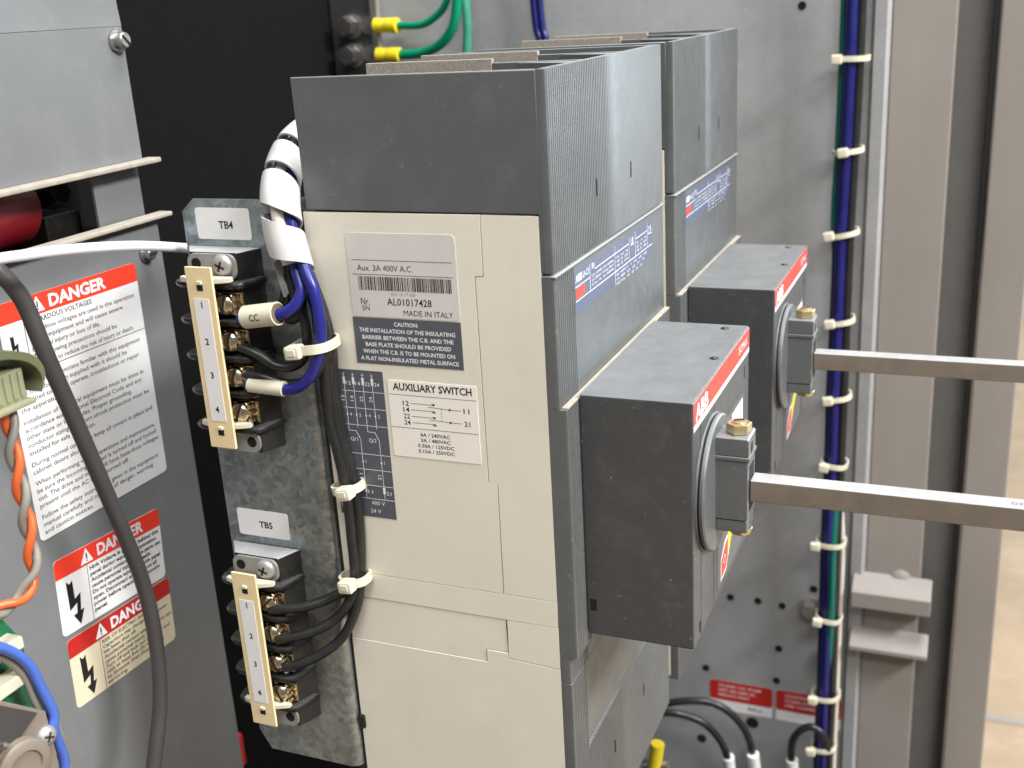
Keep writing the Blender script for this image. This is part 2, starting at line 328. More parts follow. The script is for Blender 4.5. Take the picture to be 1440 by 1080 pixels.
wire('bundle_wire', 'teal green wire showing between blue and black in the tied bundle', [(c + (0.0022 if -0.38 < z < -0.2 else -0.0064 if z > -0.1 else 0.0005), YB - (0.0062 if -0.38 < z < -0.24 else -0.001), z) for c, z in zip(ctr, zz)], 0.0026, 'teal', group='wires tied along the panel edge')
wire('bundle_wire', 'white wire behind the lower half of the tied cable bundle', [(c + (0.0076 if z < -0.25 else 0.002), YB + 0.004, z) for c, z in zip(ctr, zz)], 0.0018, 'whitewire', group='wires tied along the panel edge')
for i, z in enumerate(zz[1:11]):
    c = ctr[i + 1]; side = [-0.0085, -0.002, -0.0085, -0.006, -0.005, -0.006, -0.0100, -0.0070, -0.0085, -0.0085][i]
    place = ['above the upper shaft, topmost one', 'above the upper shaft, second from the top', 'above the upper shaft, third from the top', 'just above the upper shaft', 'between the shafts, upper one', 'between the shafts, lower one', 'just below the lower shaft', 'at the hex bolt', 'across the red label', 'below the red label'][i]
    t = thing('cable_tie', 'white nylon cable tie round the panel bundle, ' + place, 'cable tie', (c, YB, z), 'cable ties round the panel bundle')
    rt = Quaternion((0, 1, 0), random.uniform(-0.22, 0.14)).to_matrix()
    MB().band((c, YB, z), rt @ Vector((0, 0, 1)), (1, 0, 0), random.uniform(0.0086, 0.0100), random.uniform(0.0092, 0.0102), 0.0034, 0.0011).build('strap', 'nylon', t)
    MB().box(c + side - 0.0035, c + side + 0.0035, YB - 0.0150, YB - 0.0098, z - 0.0030, z + 0.0030, 0.0011, rot=rt).build('tie_head', 'nylon', t)

# ---------------------------------------------------------------- ground bus with green wires, upper rear
bus = thing('ground_bar', 'dull metal grounding bar on the panel behind the breakers', 'ground bar', (-0.335, 0.44, 0.02))
MB().box(-0.3385, -0.304, 0.436, 0.4495, 0.02, 0.16, 0.0006).build('bar', 'dark_steel', bus)
for z, w in ((0.0775, 'upper'), (0.0565, 'lower')):
    t = thing('ground_bolt', 'dark hex bolt clamping the %s green ground wire lug' % w, 'bolt', (-0.3205, 0.436, z), 'bolts on the ground bar')
    MB().lathe((-0.3205, 0.4358, z), (0.25, -1, 0), [(0.0088, 0), (0.0088, 0.002), (0.005, 0.0022)], 24).build('washer', 'steel', t)
    MB().prism(hexpoly(-0.3205, z, 0.0076, 0.4), 'y', 0.4225, 0.4336, 0.0012).build('bolt_head', 'dark_steel', t)
    lg = thing('ring_lug', 'yellow insulated ring lug crimped on the %s green wire' % w, 'wire lug', (-0.304, 0.43, z), 'yellow lugs on the ground bar')
    MB().lathe((-0.306, 0.4355, z), (0, -1, 0), [(0.0066, 0), (0.0066, 0.0016), (0.0030, 0.0018)], 20).build('ring', 'steel', lg)
    MB().lathe((-0.2985, 0.432, z - 0.0003), (1, -0.05, -0.04), [(0.0046, 0), (0.0056, 0.0006), (0.0050, 0.0085), (0.0048, 0.0095), (0.0055, 0.0105), (0.0056, 0.0195), (0.0046, 0.020)], 20).build('sleeve', 'yellow', lg)
wire('ground_wire', 'green ground wire curving up from the upper yellow lug', [(-0.2800, 0.4312, 0.0765)] + [(-0.2588, 0.4290, 0.0760), (-0.2445, 0.4270, 0.0818), (-0.2353, 0.4260, 0.0911), (-0.2292, 0.4260, 0.1109)], 0.0027, 'green', group='green ground wires')
wire('ground_wire', 'green ground wire curving up from the lower yellow lug', [(-0.2800, 0.4312, 0.0555)] + [(-0.2583, 0.4280, 0.0565), (-0.2401, 0.4240, 0.0630), (-0.2286, 0.4210, 0.0749), (-0.2240, 0.4200, 0.0916), (-0.2220, 0.4200, 0.1104)], 0.0036, 'green', group='green ground wires')
wire('ground_wire', 'pale green ground wire dropping straight behind the nearer breaker', [(-0.2221, 0.4250, 0.1105), (-0.2202, 0.4250, 0.0913), (-0.2198, 0.4250, 0.0744), (-0.2225, 0.4250, 0.0474), (-0.2530, 0.4300, -0.1897)], 0.0032, 'green_pale', group='green ground wires')
wire('thin_wire', 'thin beige grey wire passing vertically behind the yellow lugs', [(-0.2955, 0.4335, 0.1150), (-0.2965, 0.4335, 0.0951), (-0.2971, 0.4335, 0.0725), (-0.2976, 0.4335, 0.0389), (-0.3058, 0.4335, -0.1822)], 0.0020, 'greywire')
wire('far_blue_wire', 'navy blue wire pair member nearer the ground bar above the breaker tops', [(-0.1775, 0.438, 0.16), (-0.1725, 0.438, 0.075), (-0.169, 0.438, 0.03), (-0.166, 0.438, -0.25)], 0.0026, 'blue_far', group='blue wires above the breakers')
wire('far_blue_wire', 'navy blue wire pair member nearer the cable bundle above the breaker tops', [(-0.1725, 0.4385, 0.16), (-0.1680, 0.4385, 0.075), (-0.164, 0.438, 0.03), (-0.161, 0.438, -0.25)], 0.0026, 'blue_far', group='blue wires above the breakers')

# ---------------------------------------------------------------- lower rear: black leads with white sleeves and yellow lug
for lab, pth, sl in (('black lead arching low below the rear breaker, its sleeve nearer the yellow lug', [(-0.0959, 0.4000, -0.4656), (-0.0722, 0.4000, -0.4551), (-0.0475, 0.4050, -0.4612), (-0.0332, 0.4100, -0.4789), (-0.0273, 0.4150, -0.5014), (-0.0265, 0.4200, -0.5326)], [(-0.0273, 0.4150, -0.4973), (-0.0259, 0.4200, -0.5255)]),
                     ('black lead arching higher below the rear breaker, its sleeve nearer the bundle', [(-0.0988, 0.4100, -0.4661), (-0.0689, 0.4100, -0.4511), (-0.0412, 0.4150, -0.4493), (-0.0223, 0.4200, -0.4632), (-0.0117, 0.4250, -0.4879), (-0.0075, 0.4300, -0.5285)], [(-0.0093, 0.4250, -0.4976), (-0.0070, 0.4300, -0.5283)]),
                     ('short black lead looping beside the foot of the cable bundle', [(0.0494, 0.4250, -0.4806), (0.0446, 0.4250, -0.4665), (0.0353, 0.4250, -0.4620), (0.0256, 0.4250, -0.4695), (0.0210, 0.4250, -0.4838), (0.0214, 0.4300, -0.5145)], [(0.0215, 0.4270, -0.4973), (0.0221, 0.4300, -0.5212)])):
    wire('control_lead', lab, pth, 0.0030, 'wire', group='black leads at the panel foot')
    a, c = Vector(sl[0]), Vector(sl[1])
    o = MB().lathe(a, c - a, [(0.0032, 0), (0.0048, 0.0002), (0.0048, 0.02), (0.0034, 0.0202)], 18).build('wire_sleeve', 'paper'); tag(o, 'white sleeve on the ' + lab.split(',')[0], 'wire sleeve', 'white sleeves on the black leads')
yl = thing('yellow_lug', 'bright yellow ring lug below the lower cover of the nearer breaker', 'wire lug', (0.0, 0.20, -0.33))
MB().tube([(-0.0385, 0.2500, -0.3714), (-0.0406, 0.2500, -0.3862), (-0.0439, 0.2500, -0.4083)], 0.0045, 16).build('sleeve', 'yellow', yl)
MB().tube([(-0.0490, 0.2520, -0.3908), (-0.0322, 0.2520, -0.3879)], 0.0035, 10).build('ring', 'steel', yl)

# ================================================================ moulded case circuit breakers
BW = 0.140; HT = 0.0677
def ribs(y0, y1, x, pitch=0.0019, d=0.0007):                               # corrugated outline along y at depth x
    n = int(round((y1 - y0) / pitch)); out = []
    for i in range(n):
        a = y0 + (y1 - y0) * i / n; p = (y1 - y0) / n
        e = d * max(0.04, min(1.0, (0.078 - a) / 0.038))                   # the ribs run out shallow towards the middle
        out += [(x - e, a), (x - e, a + p * 0.12), (x, a + p * 0.34), (x, a + p * 0.66), (x - e, a + p * 0.88)]
    out.append((x - e, y1)); return out
def front_poly(xb, xf, y0, y1, r0, r1):                                     # xb back, xf front; ribbed between r0 and r1
    p = [(xb, y1), (xb, y0), (xf - 0.0012, y0), (xf - 0.0003, y0 + 0.0003), (xf, y0 + 0.0011)]
    p += ribs(r0, r1, xf)
    p += [(xf, r1 + 0.0002), (xf, y1 - 0.0010), (xf - 0.0010, y1)]
    return p
def breaker(label):
    t = thing('circuit_breaker', label, 'breaker', (-0.048, 0.07, -0.262), 'moulded case breakers standing side by side')
    # moulded beige case: core and the separate mouldings of its near side
    MB().box(-0.0950, -0.0048, 0.0012, BW, -0.255, 0.0205).build('case_core', 'beige_dark', t)
    g = 0.00014
    A = [(-0.0965, 0.0205), (-0.0262, 0.0205), (-0.0264, -0.0008), (-0.0296, -0.0010), (-0.0297, -0.0793), (-0.0262, -0.0795), (-0.0266, -0.1249), (-0.0965, -0.1249)]
    B = [(-0.0259, 0.0205), (-0.0048, 0.0203), (-0.0048, -0.1249), (-0.0263, -0.1249), (-0.0259, -0.0797), (-0.0294, -0.0795), (-0.0293, -0.0013), (-0.0261, -0.0011)]
    C = [(-0.0965, -0.1251), (-0.0048, -0.1251), (-0.0048, -0.1361), (-0.0965, -0.1361)]
    D = [(-0.0965, -0.1363), (-0.0266, -0.1363), (-0.0263, -0.1507), (-0.0356, -0.1507), (-0.0357, -0.1563), (-0.0965, -0.1563)]
    E_ = [(-0.0258, -0.1363), (-0.0048, -0.1363), (-0.0048, -0.1541), (-0.0261, -0.1531)]
    F = [(-0.0965, -0.1565), (-0.0354, -0.1565), (-0.0353, -0.1510), (-0.0263, -0.1510), (-0.0263, -0.1534), (-0.0048, -0.1544), (-0.0048, -0.2570), (-0.0965, -0.2570)]
    for k, P in enumerate((A, B, C, D, E_, F)):
        MB().prism(P, 'y', 0.0003 if k == 3 else 0.0, 0.0014, 0.00012).build('side_panel', 'beige', t)
    MB().box(-0.0268, -0.0256, 0.0004, 0.0013, -0.1500, -0.1385).build('latch_slot', 'hole', t)
    MB().box(-0.0965, -0.0048, BW - 0.0002, BW + 0.0008, -0.257, 0.0205).build('far_side_panel', 'beige', t)
    MB().box(-0.1012, -0.0967, 0.0006, BW, -0.262, 0.0200, 0.0004).build('back_insulator', 'black', t)
    MB().box(-0.0972, -0.0945, -0.0012, 0.004, -0.200, -0.1935, 0.0008).build('clip', 'black', t)
    # grey front cover
    MB().prism(front_poly(-0.0046, 0.0, 0.0, BW, 0.0012, 0.0190), 'z', -0.0478, -0.0010).build('front_cover', 'grey', t)
    MB().box(-0.0046, 0.0005, 0.0, BW, -0.0012, -0.0002, 0.0003).build('cover_lip', 'lip', t)
    MB().prism(front_poly(-0.0046, 0.0026, 0.0, BW, 0.0012, 0.0160), 'z', -0.1485, -0.0480).build('front_cover', 'grey', t)
    MB().prism(front_poly(-0.0046, -0.0004, 0.0, BW, 0.0012, 0.0190), 'z', -0.1598, -0.1487).build('front_cover', 'grey', t)
    MB().box(0.0001, 0.0026, 0.0010, BW - 0.001, -0.0480, -0.0474, 0.0002).build('dusty_ledge', 'dusty', t)
    MB().box(-0.0058, -0.0050, 0.0004, 0.0016, -0.0135, -0.0020).build('case_gap', 'hole', t)
    # upper terminal cover: walls, partitions and fibre barriers
    tc = MB().prism(front_poly(-0.0034, 0.0, 0.0, BW, 0.0012, 0.0772), 'z', 0.0009, HT).build('terminal_cover', 'grey_clean', t)
    MB().prism([(-0.0954, HT), (-0.0950, 0.0213), (-0.0046, 0.0209), (-0.0046, 0.0009), (-0.0034, 0.0009), (-0.0034, HT)], 'y', 0.0, 0.0022, 0.0004).build('cover_wall', 'grey_clean', tc)
    MB().box(-0.0954, -0.0034, BW - 0.0022, BW, 0.0213, HT, 0.0004).build('cover_wall', 'grey_clean', tc)
    for y in (0.0455, 0.0925):
        MB().box(-0.0380, -0.0034, y, y + 0.0022, 0.0215, HT, 0.0004).build('partition', 'grey_clean', tc)
        MB().box(-0.0905, -0.0380, y - 0.0002, y + 0.0024, 0.03, HT + 0.0015, 0.0003).build('fibre_barrier', 'fibre', t)
        MB().prism([(-0.0034, y), (-0.0280, y), (-0.0034, y - 0.010)], 'z', 0.03, HT - 0.0003, 0.0002).build('gusset', 'grey_clean', tc)
    MB().box(-0.0930, -0.0036, 0.0024, BW - 0.0024, 0.0208, 0.0230).build('cover_floor', 'black', tc)
    for y in (0.0480, 0.0916):
        MB().box(-0.0004, 0.00012, y - 0.0006, y + 0.0006, 0.0190, 0.0253).build('slot', 'hole', tc)
    # lower terminal cover with the inset trip unit plate
    ZB = -0.259
    lc = MB().prism(front_poly(-0.0046, -0.0002, 0.0, 0.0168, 0.0012, 0.0160), 'z', -0.1995, -0.1602).build('terminal_cover', 'grey_clean', t)
    MB().prism(front_poly(-0.0046, -0.0002, 0.0, BW, 0.0012, 0.0772), 'z', ZB, -0.1997).build('cover_face', 'grey_clean', lc)
    MB().box(-0.0046, -0.0002, 0.1235, BW, -0.1995, -0.1602, 0.0003).build('cover_face', 'grey_clean', lc)
    MB().prism([(-0.0950, -0.2571), (-0.0046, -0.2571), (-0.0046, ZB), (-0.0950, ZB)], 'y', 0.0, BW, 0.0003).build('cover_wall', 'grey_clean', lc)
    for y in (0.0492, 0.0941):
        MB().box(-0.0006, -0.00008, y - 0.0006, y + 0.0006, -0.2255, -0.2195).build('slot', 'hole', lc)
    MB().box(-0.0046, -0.0030, 0.0168, 0.1235, -0.1995, -0.1602).build('plate_gap', 'hole', t)
    tp = MB().box(-0.0030, -0.0011, 0.0180, 0.1225, -0.1983, -0.1614, 0.0003).build('trip_unit_plate', 'silver_dull', t)
    for dy, dz in ((0.022, -0.166), (0.0205, -0.192), (0.0225, -0.1955), (0.0205, -0.1885)):
        MB().cyl((-0.0011, dy, dz), (1, 0, 0), 0.0007, 0.0001, 10).build('dip_mark', 'ink_grey', tp)
    # ---- stickers on the near side
    s = Sheet((0, 0, 0), (1, 0, 0), (0, 0, 1), -0.00002)
    m = MB(); s.rect(m, -0.0797, -0.0362, -0.0176, 0.0134, 0, TH, 0.0018); lab = m.build('nameplate_label', 'silver', t); lab['label'] = 'silver nameplate label with barcode and serial number'
    m = MB()
    s.line(m, -0.0780, 0.0035, -0.0378, 0.0035, 0.00018); s.line(m, -0.0782, -0.0018, -0.0378, -0.0018, 0.00018)
    s.text(m, 'Aux. 3A 400V A.C.', -0.0760, -0.0004, 0.0022, width=0.0225)
    random.seed(3); a = -0.0760
    while a < -0.0388:
        w = random.choice((0.00016, 0.00016, 0.00034, 0.0005)); s.rect(m, a, a + w, -0.0076, -0.0025, TH, TH + 0.00004); a += w + random.choice((0.00018, 0.00024, 0.0004))
    s.text(m, 'Nr.', -0.0758, -0.0131, 0.0026, width=0.0036); s.text(m, '5N', -0.0755, -0.0153, 0.0019, width=0.0030)
    s.text(m, 'AL01017428', -0.0650, -0.0129, 0.0026, width=0.0180, bold=0.008); s.text(m, 'MADE IN ITALY', -0.0586, -0.0166, 0.0021, width=0.0198)
    m.build('lettering', 'ink', lab)
    m = MB(); s.text(m, 'AL0 10 17 428', -0.0632, -0.0093, 0.0012, width=0.0100); m.build('small_lettering', 'ink_fade', lab)
    m = MB(); s.rect(m, -0.0801, -0.0362, -0.0358, -0.0180, 0.00003, TH); lab = m.build('caution_label', 'print_grey', t); lab['label'] = 'dark grey caution label with white capitals'
    m = MB()
    for i, (l, w) in enumerate((('CAUTION:', 0.0098), ('THE INSTALLATION OF THE INSULATING', 0.0390), ('BARRIER BETWEEN THE C.B. AND THE', 0.0372), ('BASE PLATE SHOULD BE PROVIDED', 0.0350), ('WHEN THE C.B. IS TO BE MOUNTED ON', 0.0376), ('A FLAT NON-INSULATED METAL SURFACE', 0.0402))):
        s.text(m, l, -0.05815, -0.0208 - i * 0.00272, 0.00150, width=w, align='c', bold=0.022)
    m.build('lettering', 'ink_white', lab)
    m = MB(); s.rect(m, -0.0945, -0.0699, -0.0993, -0.0388, 0.00003, TH); lab = m.build('wiring_label', 'print_grey', t); lab['label'] = 'dark grey wiring diagram label'
    m = MB(); L = lambda *q: s.line(m, *q, 0.00016)
    cols = (-0.0868, -0.0828, -0.0787, -0.0747)
    for i, (cx, nn) in enumerate(zip(cols, ('12', '14', '22', '24'))):
        s.rect(m, cx - 0.0005, cx + 0.0005, -0.0446, -0.0418, TH, TH + 0.00004); L(cx, -0.0400, cx, -0.0418); L(cx - 0.0006, -0.0408, cx + 0.0006, -0.0408); L(cx, -0.0446, cx, -0.0620)
        s.text(m, nn, cx + 0.0008, -0.0449, 0.0015, width=0.0022); s.text(m, nn, cx - 0.0006, -0.0514, 0.0014, width=0.0022, rot=math.pi / 2)
        s.text(m, '4' if i % 2 == 0 else '2', cx + 0.0011, -0.0575, 0.0014); s.rect(m, cx - 0.0003, cx + 0.0003, -0.0572, -0.0566, TH, TH + 0.00006)
    for z in (-0.0473, -0.0541, -0.0610, -0.0728, -0.0792, -0.0858, -0.0915): L(-0.0880, z, -0.0700, z)
    for a0, a1, nm in ((-0.0868, -0.0846, '11'), (-0.0787, -0.0765, '21')):
        L(a0, -0.0620, a0, -0.0635); L(a0, -0.0635, a0 + 0.003, -0.0635); L(a0 + 0.003, -0.0635, a0 + 0.0046, -0.0668); L(a0 + 0.0046, -0.0668, a0 + 0.0046, -0.0862); L(a0 + 0.0046, -0.0890, a0 + 0.0046, -0.0915)
        s.rect(m, a0 + 0.0041, a0 + 0.0051, -0.0890, -0.0862, TH, TH + 0.00005); s.rect(m, a0 + 0.0043, a0 + 0.0049, -0.0763, -0.0757, TH, TH + 0.00006)
        s.text(m, nm, a0 + 0.0056, -0.0893, 0.0015, width=0.0020); s.text(m, '1', a0 + 0.0058, -0.0765, 0.0014); s.text(m, nm, a0 + 0.0038, -0.0832, 0.0014, width=0.0020, rot=math.pi / 2)
        s.text(m, 'Q/1' if nm == '11' else 'Q/2', a0 + 0.0002, -0.0676, 0.0015, width=0.0032)
    s.text(m, '400 V', -0.0802, -0.0940, 0.0017, width=0.0058); s.text(m, '24 V', -0.0810, -0.0975, 0.0017, width=0.0046)
    for z0, z1 in ((-0.0917, -0.0892), (-0.0965, -0.0938)): s.rect(m, -0.0940, -0.0925, z0, z1, TH, TH + 0.00005)
    m.build('lettering', 'ink_white', lab)
    m = MB(); s.rect(m, -0.0681, -0.0319, -0.0720, -0.0417, 0.00003, TH + 0.00002, 0.0006); lab = m.build('auxiliary_switch_label', 'paper_warm', t); lab['label'] = 'white auxiliary switch label with contact diagram'
    m = MB(); H = TH + 0.00006
    s.text(m, 'AUXILIARY SWITCH', -0.0660, -0.0454, 0.0028, width=0.0322, bold=0.022, h=H)
    LL = lambda *q: s.line(m, *q, 0.00016, TH + 0.00002, TH + 0.00006)
    LL(-0.0680, -0.0472, -0.0321, -0.0472); LL(-0.0680, -0.0602, -0.0321, -0.0602)
    for z, nn, up in ((-0.0505, '12', 1), (-0.0530, '14', 0), (-0.0556, '22', 1), (-0.0581, '24', 0)):
        s.text(m, nn, -0.0624, z - 0.0008, 0.0019, width=0.0026, h=H, bold=0.01); LL(-0.0590, z + 0.0002, -0.0496, z + 0.0002)
        s.poly(m, [(-0.0505, z + (0.0006 if up else -0.0004)), (-0.0489, z + (0.0006 if up else -0.0004)), (-0.0497, z + (-0.0003 if up else 0.0005))], TH, H)
    for z, nn in ((-0.0512, '11'), (-0.0562, '21')):
        LL(-0.0518, z, -0.0430, z - 0.0004); LL(-0.0430, z - 0.0004, -0.0386, z - 0.0004); s.text(m, nn, -0.0376, z - 0.0013, 0.0019, width=0.0024, h=H, bold=0.01)
        s.rect(m, -0.0436, -0.0428, z - 0.0008, z, TH, H + 0.00002, 0.0003)
    for k in range(4): LL(-0.0466, -0.0514 - k * 0.0013, -0.0466, -0.0514 - k * 0.0013 - 0.0008)
    for i, l in enumerate(('6A / 240VAC', '3A / 480VAC', '0.30A / 125VDC', '0.15A / 250VDC')): s.text(m, l, -0.0500, -0.0631 - i * 0.00222, 0.00140, width=(0.0122, 0.0122, 0.0150, 0.0150)[i], align='c', bold=0.014, h=H)
    m.build('lettering', 'ink', lab)
    # ---- rating print on the front face
    s = Sheet((0.0, 0, 0), (0, 1, 0), (0, 0, 1), -0.00002)
    m = MB(); s.rect(m, 0.0198, 0.1210, -0.0192, -0.0035, 0.00003, TH * 0.6); lab = m.build('rating_print', 'print_blue', t); lab['label'] = 'blue rating print with white columns of data'
    m = MB(); L = lambda *q: s.line(m, *q, 0.0003)
    s.text(m, 'ABB', 0.0205, -0.0074, 0.0027, width=0.0070, bold=0.03); s.text(m, 'SACE', 0.0282, -0.0072, 0.0023, width=0.0072)
    L(0.0200, -0.0090, 0.0365, -0.0090); L(0.0200, -0.0142, 0.1200, -0.0142); L(0.0365, -0.0040, 0.0365, -0.0142); L(0.0670, -0.0040, 0.0670, -0.0200); L(0.0860, -0.0040, 0.0860, -0.0142); L(0.0950, -0.0040, 0.0950, -0.0142)
    L(0.0420, -0.0070, 0.0860, -0.0070); L(0.0950, -0.0070, 0.1120, -0.0070); L(0.1130, -0.0040, 0.1130, -0.0142)
    s.text(m, 'S5N', 0.0385, -0.0063, 0.0020, width=0.0030, bold=0.02); s.text(m, 'UL', 0.0885, -0.0085, 0.0034, width=0.0045, bold=0.02); s.text(m, 'CE', 0.1140, -0.0092, 0.0034, width=0.0052)
    for i, l in enumerate(('Un 690V 50-60Hz', 'Ui 800V Uimp 8kV', 'Cat. A  In 400A')): s.text(m, l, 0.0385, -0.0094 - i * 0.0017, 0.0010, width=0.0265)
    for i, l in enumerate(('Ue  Icu  Ics', '400  35  100%', '480  25  100%')): s.text(m, l, 0.0690, -0.0094 - i * 0.0017, 0.0010, width=0.0155); s.text(m, l, 0.0965, -0.0094 - i * 0.0017, 0.0010, width=0.0150)
    for i, l in enumerate(('IEC 60947-2   V   240   480   600', 'UL 489   kA   65   25   18', 'N.E.M.A.   kA   65   25   18')): s.text(m, l, 0.0685, -0.0163 - i * 0.0018, 0.0010, width=0.0430 - 0.004 * i)
    m.build('lettering', 'ink_white', lab)
    m = MB(); s.rect(m, 0.0205, 0.0300, -0.0134, -0.0097, TH, TH + 0.00004); m.build('red_mark', 'red', lab)
    return t
M['silver_dull'] = mat('dull_trip_plate', rgb(108, 107, 101), 0.45, metal=0.3, var=0.12, vscale=60, dust=(rgb(120, 112, 98), 0.4, 90))
M['lip'] = mat('dusty_grey_lip', rgb(84, 87, 88), 0.5, var=0.1, top=0.75)
M['paper_warm'] = mat('warm_white_label', rgb(236, 231, 222), 0.4, var=0.02)
b1 = breaker('grey and beige breaker with nameplate and auxiliary switch labels on its side')
b2 = tree_copy(b1); b2.location.y += 0.1601; b2['label'] = 'grey breaker standing between the labelled breaker and the panel'

# ---------------------------------------------------------------- rotary operating mechanisms, knobs and shafts
def mechanism(label):
    t = thing('rotary_mechanism', label, 'switch mechanism', (0.0026, 0.061, -0.1437), 'rotary mechanisms on the breaker fronts')
    X0, X1, Y0, Y1, Z0, Z1 = 0.0028, 0.0444, 0.0116, 0.1107, -0.1437, -0.0459
    hs = MB().box(X0, X1, Y0, Y1, Z0, Z1, 0.0009).build('housing', 'grey_box', t)
    for x, y in ((0.0402, 0.063), (0.0354, 0.104)):
        MB().cyl((x, y, Z1 - 0.0002), (0, 0, 1), 0.0017, 0.0004, 16).build('screw_hole', 'hole', hs)
        MB().cyl((x + 0.0006, y - 0.0006, Z1 - 0.0001), (0, 0, 1), 0.0008, 0.0005, 12).build('screw', 'steel', hs)
    MB().box(0.0043, 0.0068, Y0 - 0.0001, Y0 + 0.0006, -0.1331, -0.1283).build('notch', 'hole', hs)
    MB().box(X1 - 0.0008, X1 + 0.00012, 0.0196, 0.0222, -0.1413, -0.1365, 0.0002).build('front_notch', 'hole', hs)
    MB().box(X1 - 0.0008, X1 + 0.0001, 0.1005, 0.1015, -0.066, -0.061).build('front_slit', 'hole', hs)
    for y in (0.0227, 0.0445): MB().box(X1 - 0.0006, X1 + 0.00006, y - 0.00015, y + 0.00015, -0.1425, -0.0570).build('seam', 'hole', hs)
    s = Sheet((X1, 0, 0), (0, 1, 0), (0, 0, 1))
    m = MB(); s.rect(m, 0.0122, 0.1100, -0.0572, -0.0466, 0.00004, TH * 0.7); st = m.build('brand_strip', 'paper', t)
    m = MB(); s.rect(m, 0.0122, 0.1100, -0.0549, -0.0466, TH * 0.8, TH); m.build('red_band', 'red', st)
    m = MB(); s.text(m, 'ABB', 0.0150, -0.0540, 0.0058, width=0.0190, bold=0.03, h=TH + 0.00006); m.build('brand_lettering', 'ink_white', st); m = MB(); s.text(m, 'ISOMAX', 0.0885, -0.0525, 0.0036, width=0.0170, h=TH + 0.00006); m.build('series_lettering', 'ink_white', st)
    m = MB(); s.rect(m, 0.0500, 0.0985, -0.1395, -0.0720, 0.00004, TH * 0.6); pl = m.build('position_label', 'grey_clean', t)
    m = MB(); s.poly(m, [(0.0760, -0.0735), (0.0975, -0.0735), (0.0975, -0.0860), (0.0760, -0.0820)], TH * 0.7, TH); m.build('on_field', 'paper', pl)
    m = MB(); s.poly(m, [(0.0560, -0.1385), (0.0560, -0.1290), (0.0640, -0.1235), (0.0740, -0.1225), (0.0740, -0.1290), (0.0660, -0.1375)], TH * 0.7, TH); m.build('off_outline', 'paper', pl)
    m = MB(); s.poly(m, [(0.0572, -0.1372), (0.0572, -0.1296), (0.0645, -0.1250), (0.0690, -0.1245), (0.0690, -0.1330), (0.0654, -0.1362)], TH, TH + 0.00004); m.build('off_field', 'red', pl)
    m = MB(); s.poly(m, [(0.0690, -0.1318), (0.0690, -0.1225), (0.0800, -0.1180), (0.0830, -0.1225)], TH, TH + 0.00006); m.build('trip_field', 'yellow', pl)
    m = MB(); s.text(m, 'O', 0.0605, -0.1330, 0.0040, h=TH + 0.0001); m.build('lettering', 'ink_white', pl)
    # dial and clamp
    yc, zc = 0.0400, -0.0872
    d = MB().lathe((X1, yc, zc), (1, 0, 0), [(0.0240, 0.0012), (0.0260, 0.0013), (0.0262, 0.0016), (0.0262, 0.0025), (0.0256, 0.0031), (0.006, 0.0031)], 64).build('dial', 'grey', t)
    MB().lathe((X1, yc, zc), (1, 0, 0), [(0.0255, 0.0), (0.0255, 0.0012)], 64).build('dial_groove', 'hole', d)
    MB().lathe((X1, yc, zc), (1, 0, 0), [(0.0266, -0.0002), (0.0266, 0.0004), (0.0262, 0.0006), (0.0250, 0.0006)], 64).build('dial_seat', 'grey', d)
    k = MB().prism([(0.0472, -0.0735), (0.0474, -0.0664), (0.0590, -0.0664), (0.0596, -0.0670), (0.0596, -0.0735)], 'y', 0.0332, 0.0466, 0.0005).build('clamp', 'grey', t)
    MB().box(0.0470, 0.0600, 0.0328, 0.0470, -0.0752, -0.0735, 0.0004).build('clamp_rim', 'grey', k)
    MB().box(0.0470, 0.0594, 0.0332, 0.0466, -0.0990, -0.0752, 0.0005).build('clamp_body', 'grey', k)
    MB().box(0.0474, 0.0592, 0.0335, 0.0463, -0.1042, -0.0993, 0.0006).build('clamp_foot', 'grey', k)
    MB().box(0.0588, 0.05968, 0.0374, 0.0410, -0.0736, -0.0692, 0.0003).build('clamp_slot', 'hole', k)
    MB().box(0.0588, 0.05952, 0.0360, 0.0440, -0.0960, -0.0780).build('clamp_slot', 'hole', k)
    n = MB().prism(hexpoly(0.0546, 0.0405, 0.0047, 0.35), 'z', -0.0663, -0.0624, 0.0005).build('clamp_nut', 'brass', t)
    MB().lathe((0.0546, 0.0405, -0.0626), (0, 0, 1), [(0.0026, 0), (0.0026, 0.0007), (0.0020, 0.0010)], 18).build('stud', 'brass', n)
    MB().box(0.0526, 0.0566, 0.0401, 0.0409, -0.0618, -0.0614, rot=Quaternion((0, 0, 1), 0.5).to_matrix()).build('stud_slot', 'hole', n)
    MB().lathe((0.0556, 0.0400, -0.1042), (0, 0, -1), [(0.0042, 0), (0.0044, 0.0004), (0.0038, 0.0024), (0.0022, 0.0030)], 22).build('clamp_bolt', 'brass', t)
    return t
m1 = mechanism('grey rotary mechanism box on the labelled breaker, its shaft the lower one')
m2 = tree_copy(m1); m2.location.y += 0.1601; m2['label'] = 'grey rotary mechanism box on the breaker next to the panel'
def shaft(label):
    t = thing('drive_shaft', label, 'shaft', (0.0600, 0.0400, -0.0876), 'square operating shafts')
    MB().box(0.0597, 0.33, 0.0358, 0.0443, -0.0919, -0.0834, 0.0005).build('bar', 'shaft', t)
    s = Sheet((0, 0, -0.0834), (1, 0, 0), (0, 1, 0)); m = MB(); s.text(m, '0P0', 0.1480, 0.0386, 0.0024, width=0.0075, h=0.00006); m.build('stamped_mark', 'ink_grey', t)
    return t
s1 = shaft('square steel shaft clamped to the nearer, labelled breaker')
s2 = tree_copy(s1); s2.location.y += 0.1601; s2['label'] = 'square steel shaft clamped to the breaker next to the panel'
for ch in list(s2.children):
    if ch.name.startswith('stamped'): bpy.data.objects.remove(ch)

